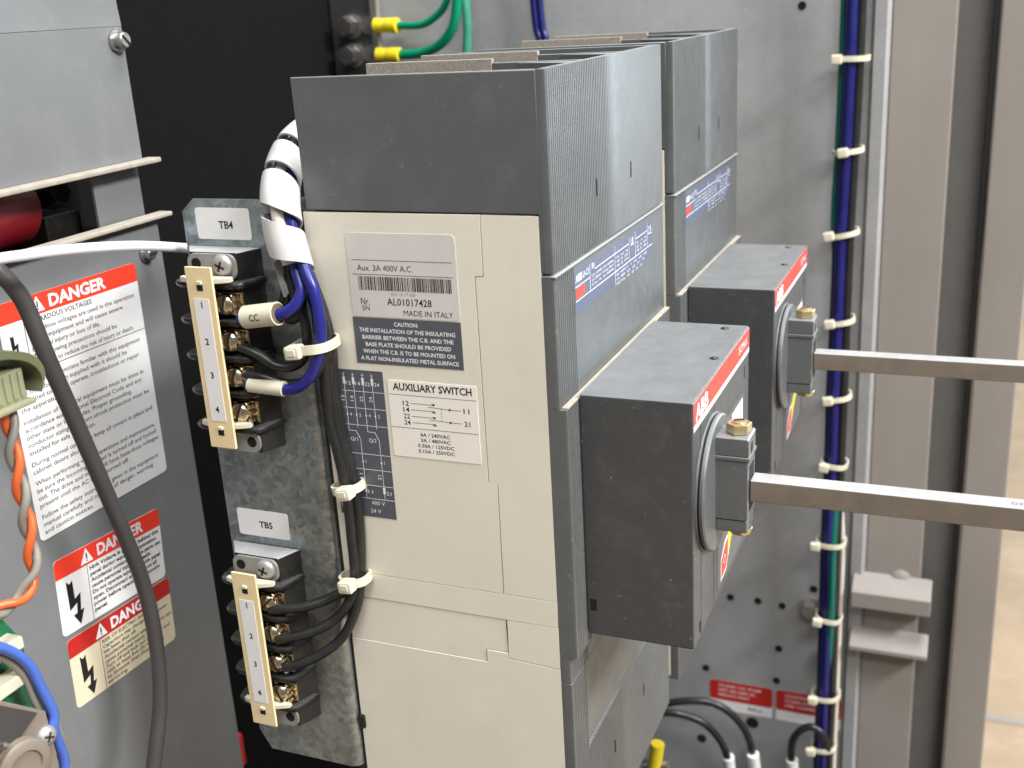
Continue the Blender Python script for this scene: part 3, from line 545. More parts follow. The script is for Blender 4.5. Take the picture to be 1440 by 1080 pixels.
# ================================================================ terminal bracket beside the labelled breaker
br = thing('terminal_bracket', 'galvanised steel bracket carrying the TB4 and TB5 terminal blocks', 'bracket', (-0.123, -0.002, -0.2195))
YB0 = -0.003
pl = [(-0.1482, 0.0205), (-0.1425, 0.0253), (-0.1020, 0.0253), (-0.1020, -0.2195), (-0.1430, -0.2195), (-0.1482, -0.2105)]
MB().prism(pl, 'y', YB0, YB0 + 0.0016, 0.0003).build('plate', 'galv', br)
arc = [(-0.1021, YB0)] + [(-0.1021 + 0.0042 * math.sin(a), YB0 + 0.0042 - 0.0042 * math.cos(a)) for a in [math.pi / 16 * k for k in range(1, 9)]] + [(-0.0979, YB0 + 0.016), (-0.0995, YB0 + 0.016)] + [(-0.1021 + 0.0026 * math.sin(a), YB0 + 0.0042 - 0.0026 * math.cos(a)) for a in [math.pi / 16 * k for k in range(8, -1, -1)]]
MB().prism(arc, 'z', -0.2190, 0.0250).build('bent_flange', 'galv', br)
for nm, x0, x1, z0, z1 in (('TB4', -0.1420, -0.1178, 0.0102, 0.0221), ('TB5', -0.1430, -0.1184, -0.1135, -0.1017)):
    s = Sheet((0, YB0, 0), (1, 0, 0), (0, 0, 1)); m = MB(); s.rect(m, x0, x1, z0, z1, 0.00003, TH, 0.0012); lab = m.build('block_label', 'paper', br); lab['label'] = 'white paper label reading ' + nm
    m = MB(); s.text(m, nm, (x0 + x1) / 2 + 0.0012, (z0 + z1) / 2 - 0.0018, 0.0028, width=0.0064, align='c', bold=0.024); m.build('lettering', 'ink', lab)

M['recess'] = mat('screw_recess', rgb(52, 50, 48), 0.6, metal=0.4)
def phillips(mb_head, mb_cross, c, n, r, h, rot=0.0, slot=False):
    c = Vector(c); n = Vector(n).normalized()
    mb_head.lathe(c, n, [(r, 0), (r, h * 0.25), (r * 0.93, h * 0.6), (r * 0.7, h * 0.88), (r * 0.35, h), (r * 0.1, h)], 24)
    u = n.orthogonal().normalized(); u = Quaternion(n, rot) @ u; w = n.cross(u)
    for a, bb in (((u, w),) if slot else ((u, w), (w, u))):
        mb_cross.obox(c + n * (h * 0.86), a, bb, n, r * (1.7 if slot else 0.95), r * 0.20, h * 0.36)

def terminal_block(label, dz):
    t = thing('terminal_block', label, 'terminal block', (-0.129, -0.003, -0.0714 + dz), 'four pole terminal blocks on the bracket')
    zt, zb = 0.0076 + dz, -0.0714 + dz; Y = YB0 - 0.0001; xm = -0.129
    MB().prism([(-0.1475, Y), (-0.1145, Y), (-0.1188, -0.0128), (-0.1396, -0.0128)], 'z', zb, zt, 0.0006).build('base', 'block_top', t)
    MB().box(-0.1305, -0.1275, -0.0165, -0.0130, zb + 0.011, zt - 0.012, 0.0006).build('centre_rib', 'block', t)
    zs = [-0.0113 + dz, -0.0255 + dz, -0.0396 + dz, -0.0537 + dz]; zf = [-0.0042 + dz, -0.0184 + dz, -0.0326 + dz, -0.0467 + dz, -0.0609 + dz]
    for z in zf:
        P = [(-0.1474, Y - 0.0006), (-0.1132, Y - 0.0006), (-0.1150, -0.0120), (-0.1168, -0.0160), (-0.1195, -0.0176), (-0.1385, -0.0176), (-0.1430, -0.0172), (-0.1462, -0.0150), (-0.1470, -0.0120)]
        MB().prism(P, 'z', z - 0.0013, z + 0.0013, 0.0011).build('barrier', 'block', t)
    for top in (1, 0):
        z0, z1 = (zt - 0.0102, zt - 0.0004) if top else (zb + 0.0004, zb + 0.0092)
        e = MB().prism(rrect(-0.1400, -0.1186, z0, z1, 0.0035, 5), 'y', -0.0142, -0.0130, 0.0002).build('mounting_ear', 'steel_dull', t)
        zc = zt - 0.0046 if top else zb + 0.0045
        xh, xs = (-0.1360, -0.1240) if top else (-0.1222, -0.1350)
        MB().lathe((xh, -0.01415, zc + 0.0004), (0, -1, 0), [(0.0021, 0.0), (0.0021, 0.0002), (0.0017, 0.0003), (0.0016, 0.0001)], 20).build('ear_hole', 'hole', e)
        h = MB(); c = MB(); phillips(h, c, (xs, -0.0143, zc), (0, -1, 0), 0.0043, 0.0024, 0.4)
        sc = h.build('mounting_screw', 'steel_dull', t); c.build('drive_recess', 'recess', sc)
    for i, z in enumerate(zs):
        for sd in (1, -1):
            cx = xm + sd * 0.0050
            MB().box(min(cx - 0.002 * sd, cx + 0.0068 * sd), max(cx - 0.002 * sd, cx + 0.0068 * sd), -0.0142, -0.0131, z - 0.0042, z + 0.0042, 0.0003).build('terminal_plate', 'nickel', t)
            h = MB(); c = MB(); phillips(h, c, (cx, -0.0152, z), (0.10 * sd, -1, 0.12), 0.0041, 0.0030, random.uniform(0, 1.5), True)
            sc = h.build('terminal_screw', 'nickel', t); c.build('drive_slot', 'hole', sc)
            m = MB(); q = Quaternion((0, 1, 0), random.uniform(-0.12, 0.12)).to_matrix()
            m.box(cx + sd * 0.0001 - 0.0040, cx + sd * 0.0001 + 0.0040, -0.0153, -0.0143, z - 0.0040, z + 0.0040, 0.0003, rot=q)
            for k in range(3): m.box(cx + sd * 0.0046 - 0.0009, cx + sd * 0.0046 + 0.0009, -0.0172, -0.0146, z - 0.0038 + k * 0.0028, z - 0.0018 + k * 0.0028, 0.0006, rot=q)
            m.build('wire_clamp', 'nickel', t)
    st = MB().box(-0.1354, -0.1239, -0.0222, -0.0210, zt - 0.0742, zt - 0.0036, 0.0003).build('marker_strip', 'cream', t)
    st2 = zt - 0.0036; sb = zt - 0.0742
    for z in (st2 - 0.0075, sb + 0.0065):
        MB().box(-0.1309, -0.1283, -0.02232, -0.0212, z - 0.0013, z + 0.0013).build('strip_window', 'hole', st)
        MB().prism([(-0.1405, -0.0190), (-0.1360, -0.0206), (-0.1240, -0.0206), (-0.1190, -0.0180), (-0.1190, -0.0162), (-0.1405, -0.0172)], 'z', z + 0.0010, z + 0.0030, 0.0003).build('clip_foot', 'nylon', t)
        MB().box(-0.1306, -0.1284, -0.0229, -0.0212, z + 0.0010, z + 0.0024, 0.0003).build('clip_tooth', 'nylon', st)
    s = Sheet((0, -0.0222, 0), (1, 0, 0), (0, 0, 1)); m = MB(); s.rect(m, -0.1331, -0.1264, sb + 0.0110, st2 - 0.0118, 0.00003, TH); lab = m.build('number_paper', 'paper', st)
    for i in range(4):
        m = MB(); s.text(m, str(i + 1), -0.1297, [-0.0113, -0.0253, -0.0384, -0.0520][i] + dz, 0.0024, align='c', bold=0.03); n = m.build('number', 'ink', st)
    return t
terminal_block('black four pole terminal block below the TB4 label', 0.0)
terminal_block('black four pole terminal block below the TB5 label', -0.1245)

# ---------------------------------------------------------------- wires of the terminal blocks
G = 'wires of the terminal blocks'
wire('blue_wire', 'blue wire from the spiral wrap into the sleeve marked CC', [(-0.0988, -0.0080, 0.0137), (-0.0939, -0.0120, 0.0004), (-0.0916, -0.0140, -0.0050), (-0.0937, -0.0165, -0.0102), (-0.0985, -0.0180, -0.0130), (-0.1068, -0.0178, -0.0145), (-0.1177, -0.0168, -0.0159)], 0.0022, 'blue', group=G)
wire('blue_wire', 'blue wire looping from the spiral wrap to terminal 3 of the upper block', [(-0.0964, -0.0080, 0.0138), (-0.0891, -0.0130, 0.0009), (-0.0862, -0.0142, -0.0058), (-0.0853, -0.0145, -0.0156), (-0.0863, -0.0145, -0.0264), (-0.0912, -0.0152, -0.0368), (-0.0988, -0.0160, -0.0424), (-0.1088, -0.0165, -0.0424), (-0.1189, -0.0165, -0.0421)], 0.0022, 'blue', group=G)
wire('black_wire', 'black wire leaving the upper block between the CC sleeve and the blank sleeve', [(-0.1199, -0.0162, -0.0274), (-0.1138, -0.0155, -0.0297), (-0.1071, -0.0135, -0.0346), (-0.1000, -0.0115, -0.0348), (-0.0953, -0.0105, -0.0295), (-0.0943, -0.0100, -0.0201), (-0.0969, -0.0098, -0.0108), (-0.0992, -0.0090, -0.0018), (-0.0998, -0.0080, 0.0111)], 0.0019, 'wire', group=G)
wire('black_wire', 'black wire leaving the upper block just above the blank sleeve', [(-0.1197, -0.0158, -0.0381), (-0.1124, -0.0150, -0.0390), (-0.1035, -0.0125, -0.0420), (-0.0948, -0.0110, -0.0399), (-0.0884, -0.0105, -0.0326), (-0.0859, -0.0105, -0.0248), (-0.0868, -0.0105, -0.0155), (-0.0903, -0.0100, -0.0078), (-0.0953, -0.0090, -0.0003)], 0.0019, 'wire', group=G)
wire('black_wire', 'black wire hanging in a short loop behind the sleeve marked CC', [(-0.1002, -0.0085, -0.0006), (-0.1016, -0.0088, -0.0073), (-0.1034, -0.0088, -0.0133), (-0.1017, -0.0085, -0.0176), (-0.0982, -0.0078, -0.0155), (-0.0960, -0.0075, -0.0074), (-0.0967, -0.0070, -0.0008)], 0.0022, 'wire', group=G)
ends = ([(-0.0892, -0.0052, -0.1267), (-0.0974, -0.0080, -0.1329), (-0.1078, -0.0135, -0.1364), (-0.1178, -0.0165, -0.1374), (-0.1228, -0.0168, -0.1384)],
        [(-0.0894, -0.0040, -0.1280), (-0.0917, -0.0060, -0.1353), (-0.0985, -0.0085, -0.1438), (-0.1077, -0.0135, -0.1484), (-0.1163, -0.0165, -0.1505), (-0.1214, -0.0168, -0.1519)],
        [(-0.0879, -0.0032, -0.1288), (-0.0897, -0.0050, -0.1387), (-0.0953, -0.0075, -0.1507), (-0.1035, -0.0115, -0.1581), (-0.1131, -0.0160, -0.1626), (-0.1198, -0.0168, -0.1647)])
runs = ([(-0.0961, -0.0060, -0.0011), (-0.0922, -0.0065, -0.0101), (-0.0894, -0.0065, -0.0235), (-0.0912, -0.0055, -0.0406), (-0.0918, -0.0050, -0.0579), (-0.0898, -0.0050, -0.0723), (-0.0880, -0.0052, -0.0869), (-0.0879, -0.0052, -0.1052)],
        [(-0.0956, -0.0040, -0.0015), (-0.0908, -0.0045, -0.0133), (-0.0882, -0.0045, -0.0268), (-0.0907, -0.0040, -0.0438), (-0.0899, -0.0036, -0.0611), (-0.0880, -0.0034, -0.0757), (-0.0875, -0.0036, -0.0905), (-0.0876, -0.0038, -0.1089)],
        [(-0.0953, -0.0026, -0.0018), (-0.0906, -0.0030, -0.0164), (-0.0889, -0.0030, -0.0300), (-0.0899, -0.0028, -0.0470), (-0.0887, -0.0026, -0.0643), (-0.0867, -0.0026, -0.0789), (-0.0851, -0.0028, -0.0936), (-0.0858, -0.0030, -0.1121)])
for k in range(3):
    wire('black_wire', ('uppermost', 'middle', 'lowermost')[k] + ' of the three long black wires fanning into the lower terminal block', list(runs[k]) + list(ends[k]), 0.0021, 'wire', group=G)
# printed white marks on the long wires stay as fine lettering on one of them
sl = thing('wire_marker', 'cream marker sleeve printed CC on the blue wire', 'wire sleeve', [(-0.1072, -0.0179, -0.0137)][0])
pa, pb = [(-0.1149, -0.0170, -0.0154), (-0.1001, -0.0180, -0.0130)]
pa, pb = Vector(pa), Vector(pb); ax = (pb - pa).normalized()
m = MB(); n = 24; L = (pb - pa).length
m.lathe(pa, ax, [(0.0040, 0.0), (0.0043, 0.0001), (0.0043, L), (0.0040, L + 0.0001)], 28)
m.build('sleeve', 'sleeve', sl)
MB().lathe(pb - ax * 0.0002, ax, [(0.0038, 0), (0.0038, 0.00045)], 24).build('sleeve_mouth', 'beige_dark', sl)
up = Vector((0, 0, 1)); up = (up - ax * up.dot(ax)).normalized(); s = Sheet(pa + ax * (L * 0.48), ax, up); m = MB(); s.text(m, 'CC', 0.0, -0.0010, 0.0025, width=0.0044, align='c', bold=0.012, h=0.00438)
m.build('lettering', 'ink', sl)
pa, pb = [Vector(p) for p in [(-0.1178, -0.0166, -0.0420), (-0.1027, -0.0162, -0.0426)]]
o = MB().lathe(pa, pb - pa, [(0.0024, 0.0), (0.0028, 0.0001), (0.0029, (pb - pa).length), (0.0023, (pb - pa).length + 0.0001)], 24).build('wire_marker', 'sleeve'); tag(o, 'blank cream marker sleeve on the blue wire at terminal 3', 'wire sleeve')

# spiral wrap
def spiral(path, r, pitch, width, th, name, material):
    pts = fillet(path, 14); fr = frames(pts); cum = [0.0]
    for i in range(1, len(pts)): cum.append(cum[-1] + (pts[i] - pts[i - 1]).length)
    def at(sv):
        sv = max(0, min(cum[-1] - 1e-7, sv)); i = 0
        while i < len(cum) - 2 and cum[i + 1] <= sv: i += 1
        k = (sv - cum[i]) / max(1e-9, cum[i + 1] - cum[i]); a, b2 = fr[i], fr[i + 1]
        return a[0].lerp(b2[0], k), a[2].lerp(b2[2], k).normalized(), a[3].lerp(b2[3], k).normalized()
    m = MB(); turns = (cum[-1] - width) / pitch; N = int(turns * 40); J = 7; rows = []
    for i in range(N + 1):
        q = 2 * math.pi * turns * i / N; row = []
        for j in range(J):
            sv = pitch * turns * i / N + width * j / (J - 1); p, a, b2 = at(sv); d = a * math.cos(q + PH) - b2 * math.sin(q + PH)
            row.append((p + d * r, p + d * (r + th)))
        rows.append(row)
    vs = []; fs = []
    for row in rows: vs += [x[0] for x in row] + [x[1] for x in row]
    K = 2 * J
    for i in range(N):
        for j in range(J - 1):
            fs.append((i * K + j, i * K + j + 1, (i + 1) * K + j + 1, (i + 1) * K + j)); fs.append((i * K + J + j, (i + 1) * K + J + j, (i + 1) * K + J + j + 1, i * K + J + j + 1))
        fs.append((i * K, (i + 1) * K, (i + 1) * K + J, i * K + J)); fs.append((i * K + J - 1, i * K + 2 * J - 1, (i + 1) * K + 2 * J - 1, (i + 1) * K + J - 1))
    m.add(vs, fs); return m.build(name, material)
PH = 1.2
core = [(-0.1063, 0.0600, 0.0421), (-0.1117, 0.0420, 0.0451), (-0.1106, 0.0220, 0.0417), (-0.1057, 0.0040, 0.0335), (-0.1009, -0.0070, 0.0251), (-0.0983, -0.0105, 0.0142), (-0.0958, -0.0115, 0.0042), (-0.0940, -0.0120, -0.0024), (-0.0929, -0.0122, -0.0063)]
o = spiral(core, 0.0064, 0.0172, 0.0128, 0.0008, 'spiral_wrap', 'wrap'); tag(o, 'white spiral wrap round the wires beside the TB4 label', 'spiral wrap')
for k, (dx, dz, mt, lb) in enumerate(((0.0028, 0.001, 'blue', 'blue wire seen through the gaps of the spiral wrap'), (-0.0026, 0.001, 'wire', 'black wire seen through the gaps of the spiral wrap'), (0.0, -0.0022, 'whitewire', 'pale wire seen through the gaps of the spiral wrap'))):
    wire('wrapped_wire', lb, [(p[0] + dx, p[1] + dz, p[2]) for p in core[:-2]], 0.0024, mt, group='wires inside the spiral wrap')

# cable ties of this harness
def tie(label, c, axis, side, ra, rb, head, hs=(0.0062, 0.0056, 0.0050)):
    t = thing('cable_tie', label, 'cable tie', c, 'cable ties of the terminal wiring')
    c = Vector(c); axis = Vector(axis).normalized(); a = (Vector(side) - axis * Vector(side).dot(axis)).normalized(); b2 = axis.cross(a)
    MB().band(c, axis, a, ra, rb, 0.0034, 0.0010).build('strap', 'nylon', t)
    hb = MB().obox(c + a * head[0] + b2 * head[1] + axis * 0.0003, a, b2, axis, *hs, 0.0009).build('tie_head', 'nylon', t)
    MB().obox(c + a * head[0] + b2 * (head[1] + (0.0029 if head[1] > 0 else -0.0029)) , a, b2, axis, hs[0] * 0.55, 0.0006, hs[2] * 0.5, 0.0002).build('tie_pawl', 'nylon', hb)
    return t
tie('cream nylon cable tie cinching the wires beside the upper terminal block', [(-0.0904, -0.0104, -0.0262)][0], (0.1, 0, -1), (1, 0.06, 0.10), 0.0072, 0.0078, (-0.0046, 0.0082))
tie('cream nylon cable tie over the dark wiring diagram label', [(-0.0876, -0.0040, -0.0856)][0], (0.2, 0, -1), (1, 0, 0.2), 0.0056, 0.0046, (0.0022, 0.0062))
tie('cream nylon cable tie where the wires fan out to the lower terminal block', [(-0.0889, -0.0042, -0.1252)][0], (0.1, 0, -1), (1, 0, 0.1), 0.0054, 0.0050, (0.0000, 0.0066))

# ================================================================ drive unit with the danger labels
XD = -0.22
dr = thing('drive_unit', 'grey drive enclosure with danger labels on its front covers', 'drive', (-0.24, 0.0, -0.33))
MB().box(XD - 0.0015, XD, -0.16, 0.0640, 0.0310, 0.0880, 0.0004).build('upper_cover', 'drive', dr)
MB().prism([(XD - 0.0015, 0.0881), (XD, 0.0881), (XD - 0.0007, 0.0965), (XD - 0.0004, 0.20), (XD - 0.0020, 0.20), (XD - 0.0022, 0.0965)], 'y', -0.16, 0.0640).build('upper_bend', 'drive', dr)
MB().box(XD - 0.0015, XD + 0.0060, -0.16, 0.0695, 0.0288, 0.0310, 0.0006).build('flange', 'dusty', dr)
MB().box(XD - 0.0060, XD - 0.0045, 0.0352, 0.0650, -0.002, 0.0290, 0.0002).build('gap_strip', 'drive', dr)
MB().box(XD - 0.0015, XD + 0.0060, -0.16, 0.0715, 0.0040, 0.0060, 0.0006).build('flange', 'dusty', dr)
lw = MB().box(XD - 0.0015, XD, -0.16, 0.0672, -0.33, 0.0040, 0.0004).build('lower_cover', 'drive', dr)
MB().box(-0.32, XD - 0.0500, -0.15, 0.0740, -0.33, 0.20).build('body', 'blackwall', dr)
MB().box(-0.32, XD - 0.012, 0.0350, 0.0610, -0.33, 0.0).build('inner_body', 'blackwall', dr)
MB().lathe((XD - 0.034, 0.0150, 0.017), (0.25, -1, 0.05), [(0.014, 0), (0.0165, 0.002), (0.0168, 0.026), (0.0172, 0.027), (0.0172, 0.05), (0.012, 0.052)], 40).build('enamel_capacitor', 'maroon', dr)
MB().box(XD - 0.040, XD - 0.020, 0.0200, 0.0420, -0.004, 0.012, 0.001).build('contactor', 'block', dr)
MB().lathe((XD - 0.026, 0.029, 0.0205), (1, 0, 0.2), [(0.0075, 0), (0.0075, 0.004), (0.006, 0.006), (0.006, 0.009)], 6).build('contactor_knob', 'block', dr)
MB().box(XD - 0.050, XD - 0.0480, -0.15, 0.035, 0.0, 0.03).build('inner_plate', 'cable', dr)
sc = MB().lathe((XD, 0.0591, 0.0822), (1, 0, 0), [(0.0036, 0), (0.0050, 0.0003), (0.0050, 0.0014), (0.0034, 0.0016), (0.0034, 0.0050), (0.0028, 0.0056)], 20).build('cover_screw', 'steel', dr)
MB().obox((XD + 0.0056, 0.0591, 0.0822), (1, 0, 0), (0, 0.7, -0.7), (0, 0.7, 0.7), 0.0006, 0.0060, 0.0009).build('screw_slot', 'hole', sc)
sc = MB().lathe((XD, 0.0556, -0.0105), (1, 0, 0), [(0.0036, 0), (0.0042, 0.0003), (0.0042, 0.0012), (0.0030, 0.0014), (0.0030, 0.0042), (0.0024, 0.0048)], 20).build('cover_screw', 'steel', dr)
MB().obox((XD + 0.0048, 0.0556, -0.0105), (1, 0, 0), (0, 1, 0), (0, 0, 1), 0.0006, 0.0050, 0.0009).build('screw_slot', 'hole', sc)
def tri(s, m1, m2, a, b0, w, h1):
    s.poly(m1, [(a - w / 2, b0), (a + w / 2, b0), (a, b0 + w * 0.9)], h1, h1 + 0.00004)
    s.line(m2, a, b0 + w * 0.24, a, b0 + w * 0.60, w * 0.10, h1 + 0.00004, h1 + 0.00007); s.rect(m2, a - w * 0.05, a + w * 0.05, b0 + w * 0.09, b0 + w * 0.18, h1 + 0.00004, h1 + 0.00007)
def bolt_arrow(s, m, a, b0, k, h):
    Z = [(-1.9, 10.6), (-1.1, 9.7), (-0.2, 10.4), (0.1, 5.9), (1.7, 6.9), (1.3, 2.6), (2.3, 2.8), (0.9, -0.4), (-0.7, 2.3), (0.3, 2.5), (0.5, 5.0), (-2.0, 3.6)]
    Z = [(-1.9, 10.6), (-1.0, 9.7), (-0.1, 10.3), (0.0, 5.9), (1.8, 6.7), (1.3, 2.7), (2.3, 2.8), (0.8, -0.4), (-0.9, 2.3), (0.2, 2.5), (0.5, 4.8), (-1.7, 3.8)]
    s.poly(m, [(a + x * k, b0 + z * k) for x, z in Z], h, h + 0.00004)
def danger(label, y0, z1, w, h, ang, paper, redm, cell, lines, hh, head_w, arrow_k, extra=None):
    u = Vector((0, math.cos(ang), math.sin(ang))); v = Vector((0, -math.sin(ang), math.cos(ang)))
    s = Sheet(Vector((XD, y0, z1)), u, v); m = MB(); s.rect(m, 0, w, -h, 0, 0.00005, TH, 0.0022); lab = m.build('danger_label', paper, dr); lab['label'] = label
    m = MB(); pts = [p for p in rrect(0.0, w, -hh - 0.004, 0, 0.0022) if p[1] > -hh] ; pts = pts + [(0.0, -hh), (w, -hh)]
    s.poly(m, pts, TH, TH + 0.00005); m.build('red_band', redm, lab)
    mw = MB(); mk = MB(); H = TH + 0.00009
    s.text(mw, 'DANGER', head_w[0], -hh * 0.80, hh * 0.58, width=head_w[1], bold=0.035, h=H)
    tri(s, mw, mk, head_w[0] - hh * 0.75, -hh * 0.88, hh * 0.86, TH + 0.00006)
    if cell: s.line(mk, cell[0], -hh, cell[0], -cell[1], 0.0003); 
    if extra: s.line(mk, 0.0, -extra, w, -extra, 0.0003)
    bolt_arrow(s, mk, *arrow_k, TH + 0.00003)
    for l, a, b0, cap, wd, bd in lines: s.text(mk, l, a, b0, cap, width=wd, bold=bd)
    mw.build('white_lettering', 'ink_white', lab); mk.build('lettering', 'ink', lab)
    return lab
big = []
T1 = [('HAZARDOUS VOLTAGES', 1), ('Hazardous voltages are used in the operation', 0), ('of this equipment and will cause severe', 0), ('personal injury or loss of life.', 0), ('The following precautions should be', 0), ('observed to reduce the risk of injury or death.', 0)]
ws = [0.0345, 0.0640, 0.0555, 0.0400, 0.0500, 0.0605]
for i, (l, bd) in enumerate(T1): big.append((l, 0.0145, -0.0115 - i * 0.00355, 0.0021 if i == 0 else 0.0020, ws[i] * (0.98 if i else 1.06), 0.02 if bd else 0.006))
paras = [[('Only qualified technicians familiar with this equipment', .0735), ('and the information supplied with it should be', .0640), ('permitted to install, operate, troubleshoot or repair', .0715), ('the apparatus.', .0210)],
         [('Installation of electrical equipment must be done in', .0725), ('accordance with National Electrical Code and any', .0705), ('other state or local codes. Proper grounding,', .0630), ('conductor sizing and short circuit protection must be', .0740), ('installed for safe operation.', .0380)],
         [('During normal operation keep all covers in place and', .0745), ('cabinet doors shut.', .0275)],
         [('When performing visual inspections and maintenance,', .0745), ('be sure the incoming AC feed is turned off and locked', .0745), ('out. The drive and motor will have hazardous voltages', .0755), ('present until the AC feed is turned off.', .0540)],
         [('Follow the safety instructions given in the equipment', .0735), ('manual carefully and observe all danger, warning', .0690), ('and caution notices.', .0285)]]
b0 = -0.0355
for p in paras:
    for l, w in p: big.append((l, 0.0030, b0, 0.0020, w, 0.006)); b0 -= 0.00332
    b0 -= 0.0017
danger('white hazardous voltages label with a long column of text', -0.0335, -0.0120, 0.0810, 0.1010, -0.012, 'paper', 'red', (0.0125, 0.0306), big, 0.0085, (0.0275, 0.0335), (0.0062, -0.0235, 0.00095), 0.0306)
t2 = ['High Voltage is present behind this', 'panel during equipment operation.', 'Accidental contact with live parts can', 'cause personal injury or death.', 'Do not operate equipment with panel', 'open. Disconnect and lock out all', 'power before opening or removing', 'panel.']
w2 = [.0455, .0440, .0460, .0390, .0450, .0420, .0440, .0080]
danger('danger label about high voltage behind the panel', -0.0312, -0.1243, 0.0670, 0.0350, -0.070, 'paper', 'red', (0.0185, 0.0350), [(l, 0.0198, -0.0118 - i * 0.00285, 0.0018, w2[i], 0.032) for i, l in enumerate(t2)], 0.0088, (0.0255, 0.0300), (0.0092, -0.0325, 0.0020))
t3 = ['RISK OF ELECTRIC SHOCK', 'Capacitors stay charged after power', 'has been shut off.', 'Accidental contact with live parts can', 'cause personal injury or death.', 'Turn off and lock out all power and', 'wait at least five (5) minutes', 'to dissipate then check before', 'servicing.']
w3 = [.0330, .0440, .0215, .0460, .0390, .0440, .0370, .0390, .0130]
danger('yellowed danger label about electric shock', -0.0325, -0.1618, 0.0670, 0.0330, -0.050, 'cream_label', 'red_dark', (0.0185, 0.0330), [(l, 0.0198, -0.0112 - i * 0.00255, 0.0017, w3[i], 0.014) for i, l in enumerate(t3)], 0.0086, (0.0265, 0.0300), (0.0092, -0.0305, 0.0019))

# ================================================================ cables crossing in front of the drive
wire('grey_cable', 'thick dark grey cable hanging in front of the danger labels', [(-0.1950, -0.0874, 0.0348), (-0.1900, -0.0619, 0.0162), (-0.1870, -0.0573, 0.0081), (-0.1850, -0.0543, 0.0020), (-0.1840, -0.0514, -0.0063), (-0.1820, -0.0486, -0.0253), (-0.1820, -0.0399, -0.0578), (-0.1820, -0.0314, -0.0905), (-0.1820, -0.0265, -0.1099), (-0.1820, -0.0223, -0.1287), (-0.1820, -0.0202, -0.1480), (-0.1820, -0.0208, -0.1696), (-0.1820, -0.0244, -0.1904), (-0.1820, -0.0313, -0.2074), (-0.1820, -0.0387, -0.2241)], 0.0032, 'cable', cat='cable', n=18)
wire('white_tube', 'thin milky white plastic tube arching behind the TB4 bracket', [(-0.1616, -0.1250, 0.0175), (-0.1649, -0.0850, 0.0185), (-0.1640, -0.0650, 0.0171), (-0.1613, -0.0450, 0.0148), (-0.1580, -0.0200, 0.0106), (-0.1543, 0.0040, 0.0047), (-0.1379, 0.0120, 0.0014)], 0.0019, 'tube', cat='tube', n=14)
pc = fillet([(-0.1500, -0.0982, -0.0168), (-0.1500, -0.0988, -0.0261), (-0.1500, -0.1001, -0.0378), (-0.1500, -0.1003, -0.0502), (-0.1500, -0.1007, -0.0627), (-0.1500, -0.1015, -0.0753), (-0.1500, -0.1031, -0.0828), (-0.1510, -0.1100, -0.0880), (-0.1520, -0.1194, -0.0875), (-0.1530, -0.1289, -0.0838)], 10)
fr = frames(pc, Vector((0, 1, 0))); acc = 0.0; A1 = []; A2 = []
for i, (p, t, a, bb) in enumerate(fr):
    if i: acc += (p - fr[i - 1][0]).length
    q = 2 * math.pi * acc / 0.0235 + 0.6
    d = a * math.cos(q) + bb * math.sin(q); A1.append(p + d * 0.0015); A2.append(p - d * 0.0015)
for pts, mt, lb in ((A1, 'orange', 'orange wire of the twisted pair below the olive connector'), (A2, 'greywire', 'grey wire of the twisted pair below the olive connector')):
    o = MB().tube(pts, 0.00142, 12, smooth=0).build('twisted_wire', mt); tag(o, lb, 'wire', 'twisted pair at the drive')
oc = thing('olive_connector', 'olive green plastic plug with ribbed body above the twisted pair', 'connector', (-0.15, -0.10, -0.025))
hood = [Vector(p) for p in [(-0.1470, -0.1107, -0.0044), (-0.1470, -0.1024, -0.0044), (-0.1470, -0.0944, -0.0069), (-0.1470, -0.0894, -0.0106), (-0.1470, -0.0876, -0.0152), (-0.1470, -0.0889, -0.0192)]]
hp = fillet(hood, 8); vs = []; fs = []
for p in hp:
    for dx, dz in ((-0.012, 0.0), (0.004, 0.0), (0.004, -0.0016), (-0.012, -0.0016)): vs.append((p.x + dx, p.y - (0.0 if dz == 0 else 0.0016), p.z + dz * 1.4))
for i in range(len(hp) - 1):
    for j in range(4): fs.append((i * 4 + j, i * 4 + (j + 1) % 4, (i + 1) * 4 + (j + 1) % 4, (i + 1) * 4 + j))
fs += [(0, 1, 2, 3), tuple((len(hp) - 1) * 4 + j for j in range(4))]
MB().add(vs, fs).build('hood', 'olive', oc)
y0, z0 = [(-0.1500, -0.0944, -0.0229)][0][1:]
MB().box(-0.163, -0.1465, y0 - 0.022, y0 + 0.0012, z0, z0 + 0.0105, 0.0006).build('plug_body', 'olive_light', oc)
for k in range(7): MB().box(-0.1466, -0.1459, y0 - 0.0195 + k * 0.003, y0 - 0.0180 + k * 0.003, z0 + 0.0012, z0 + 0.0098, 0.0003).build('grip_rib', 'olive_light', oc)
MB().box(-0.1655, -0.1440, y0 - 0.022, y0 + 0.0022, z0 - 0.0016, z0 + 0.0002, 0.0005).build('plug_lip', 'olive_light', oc)
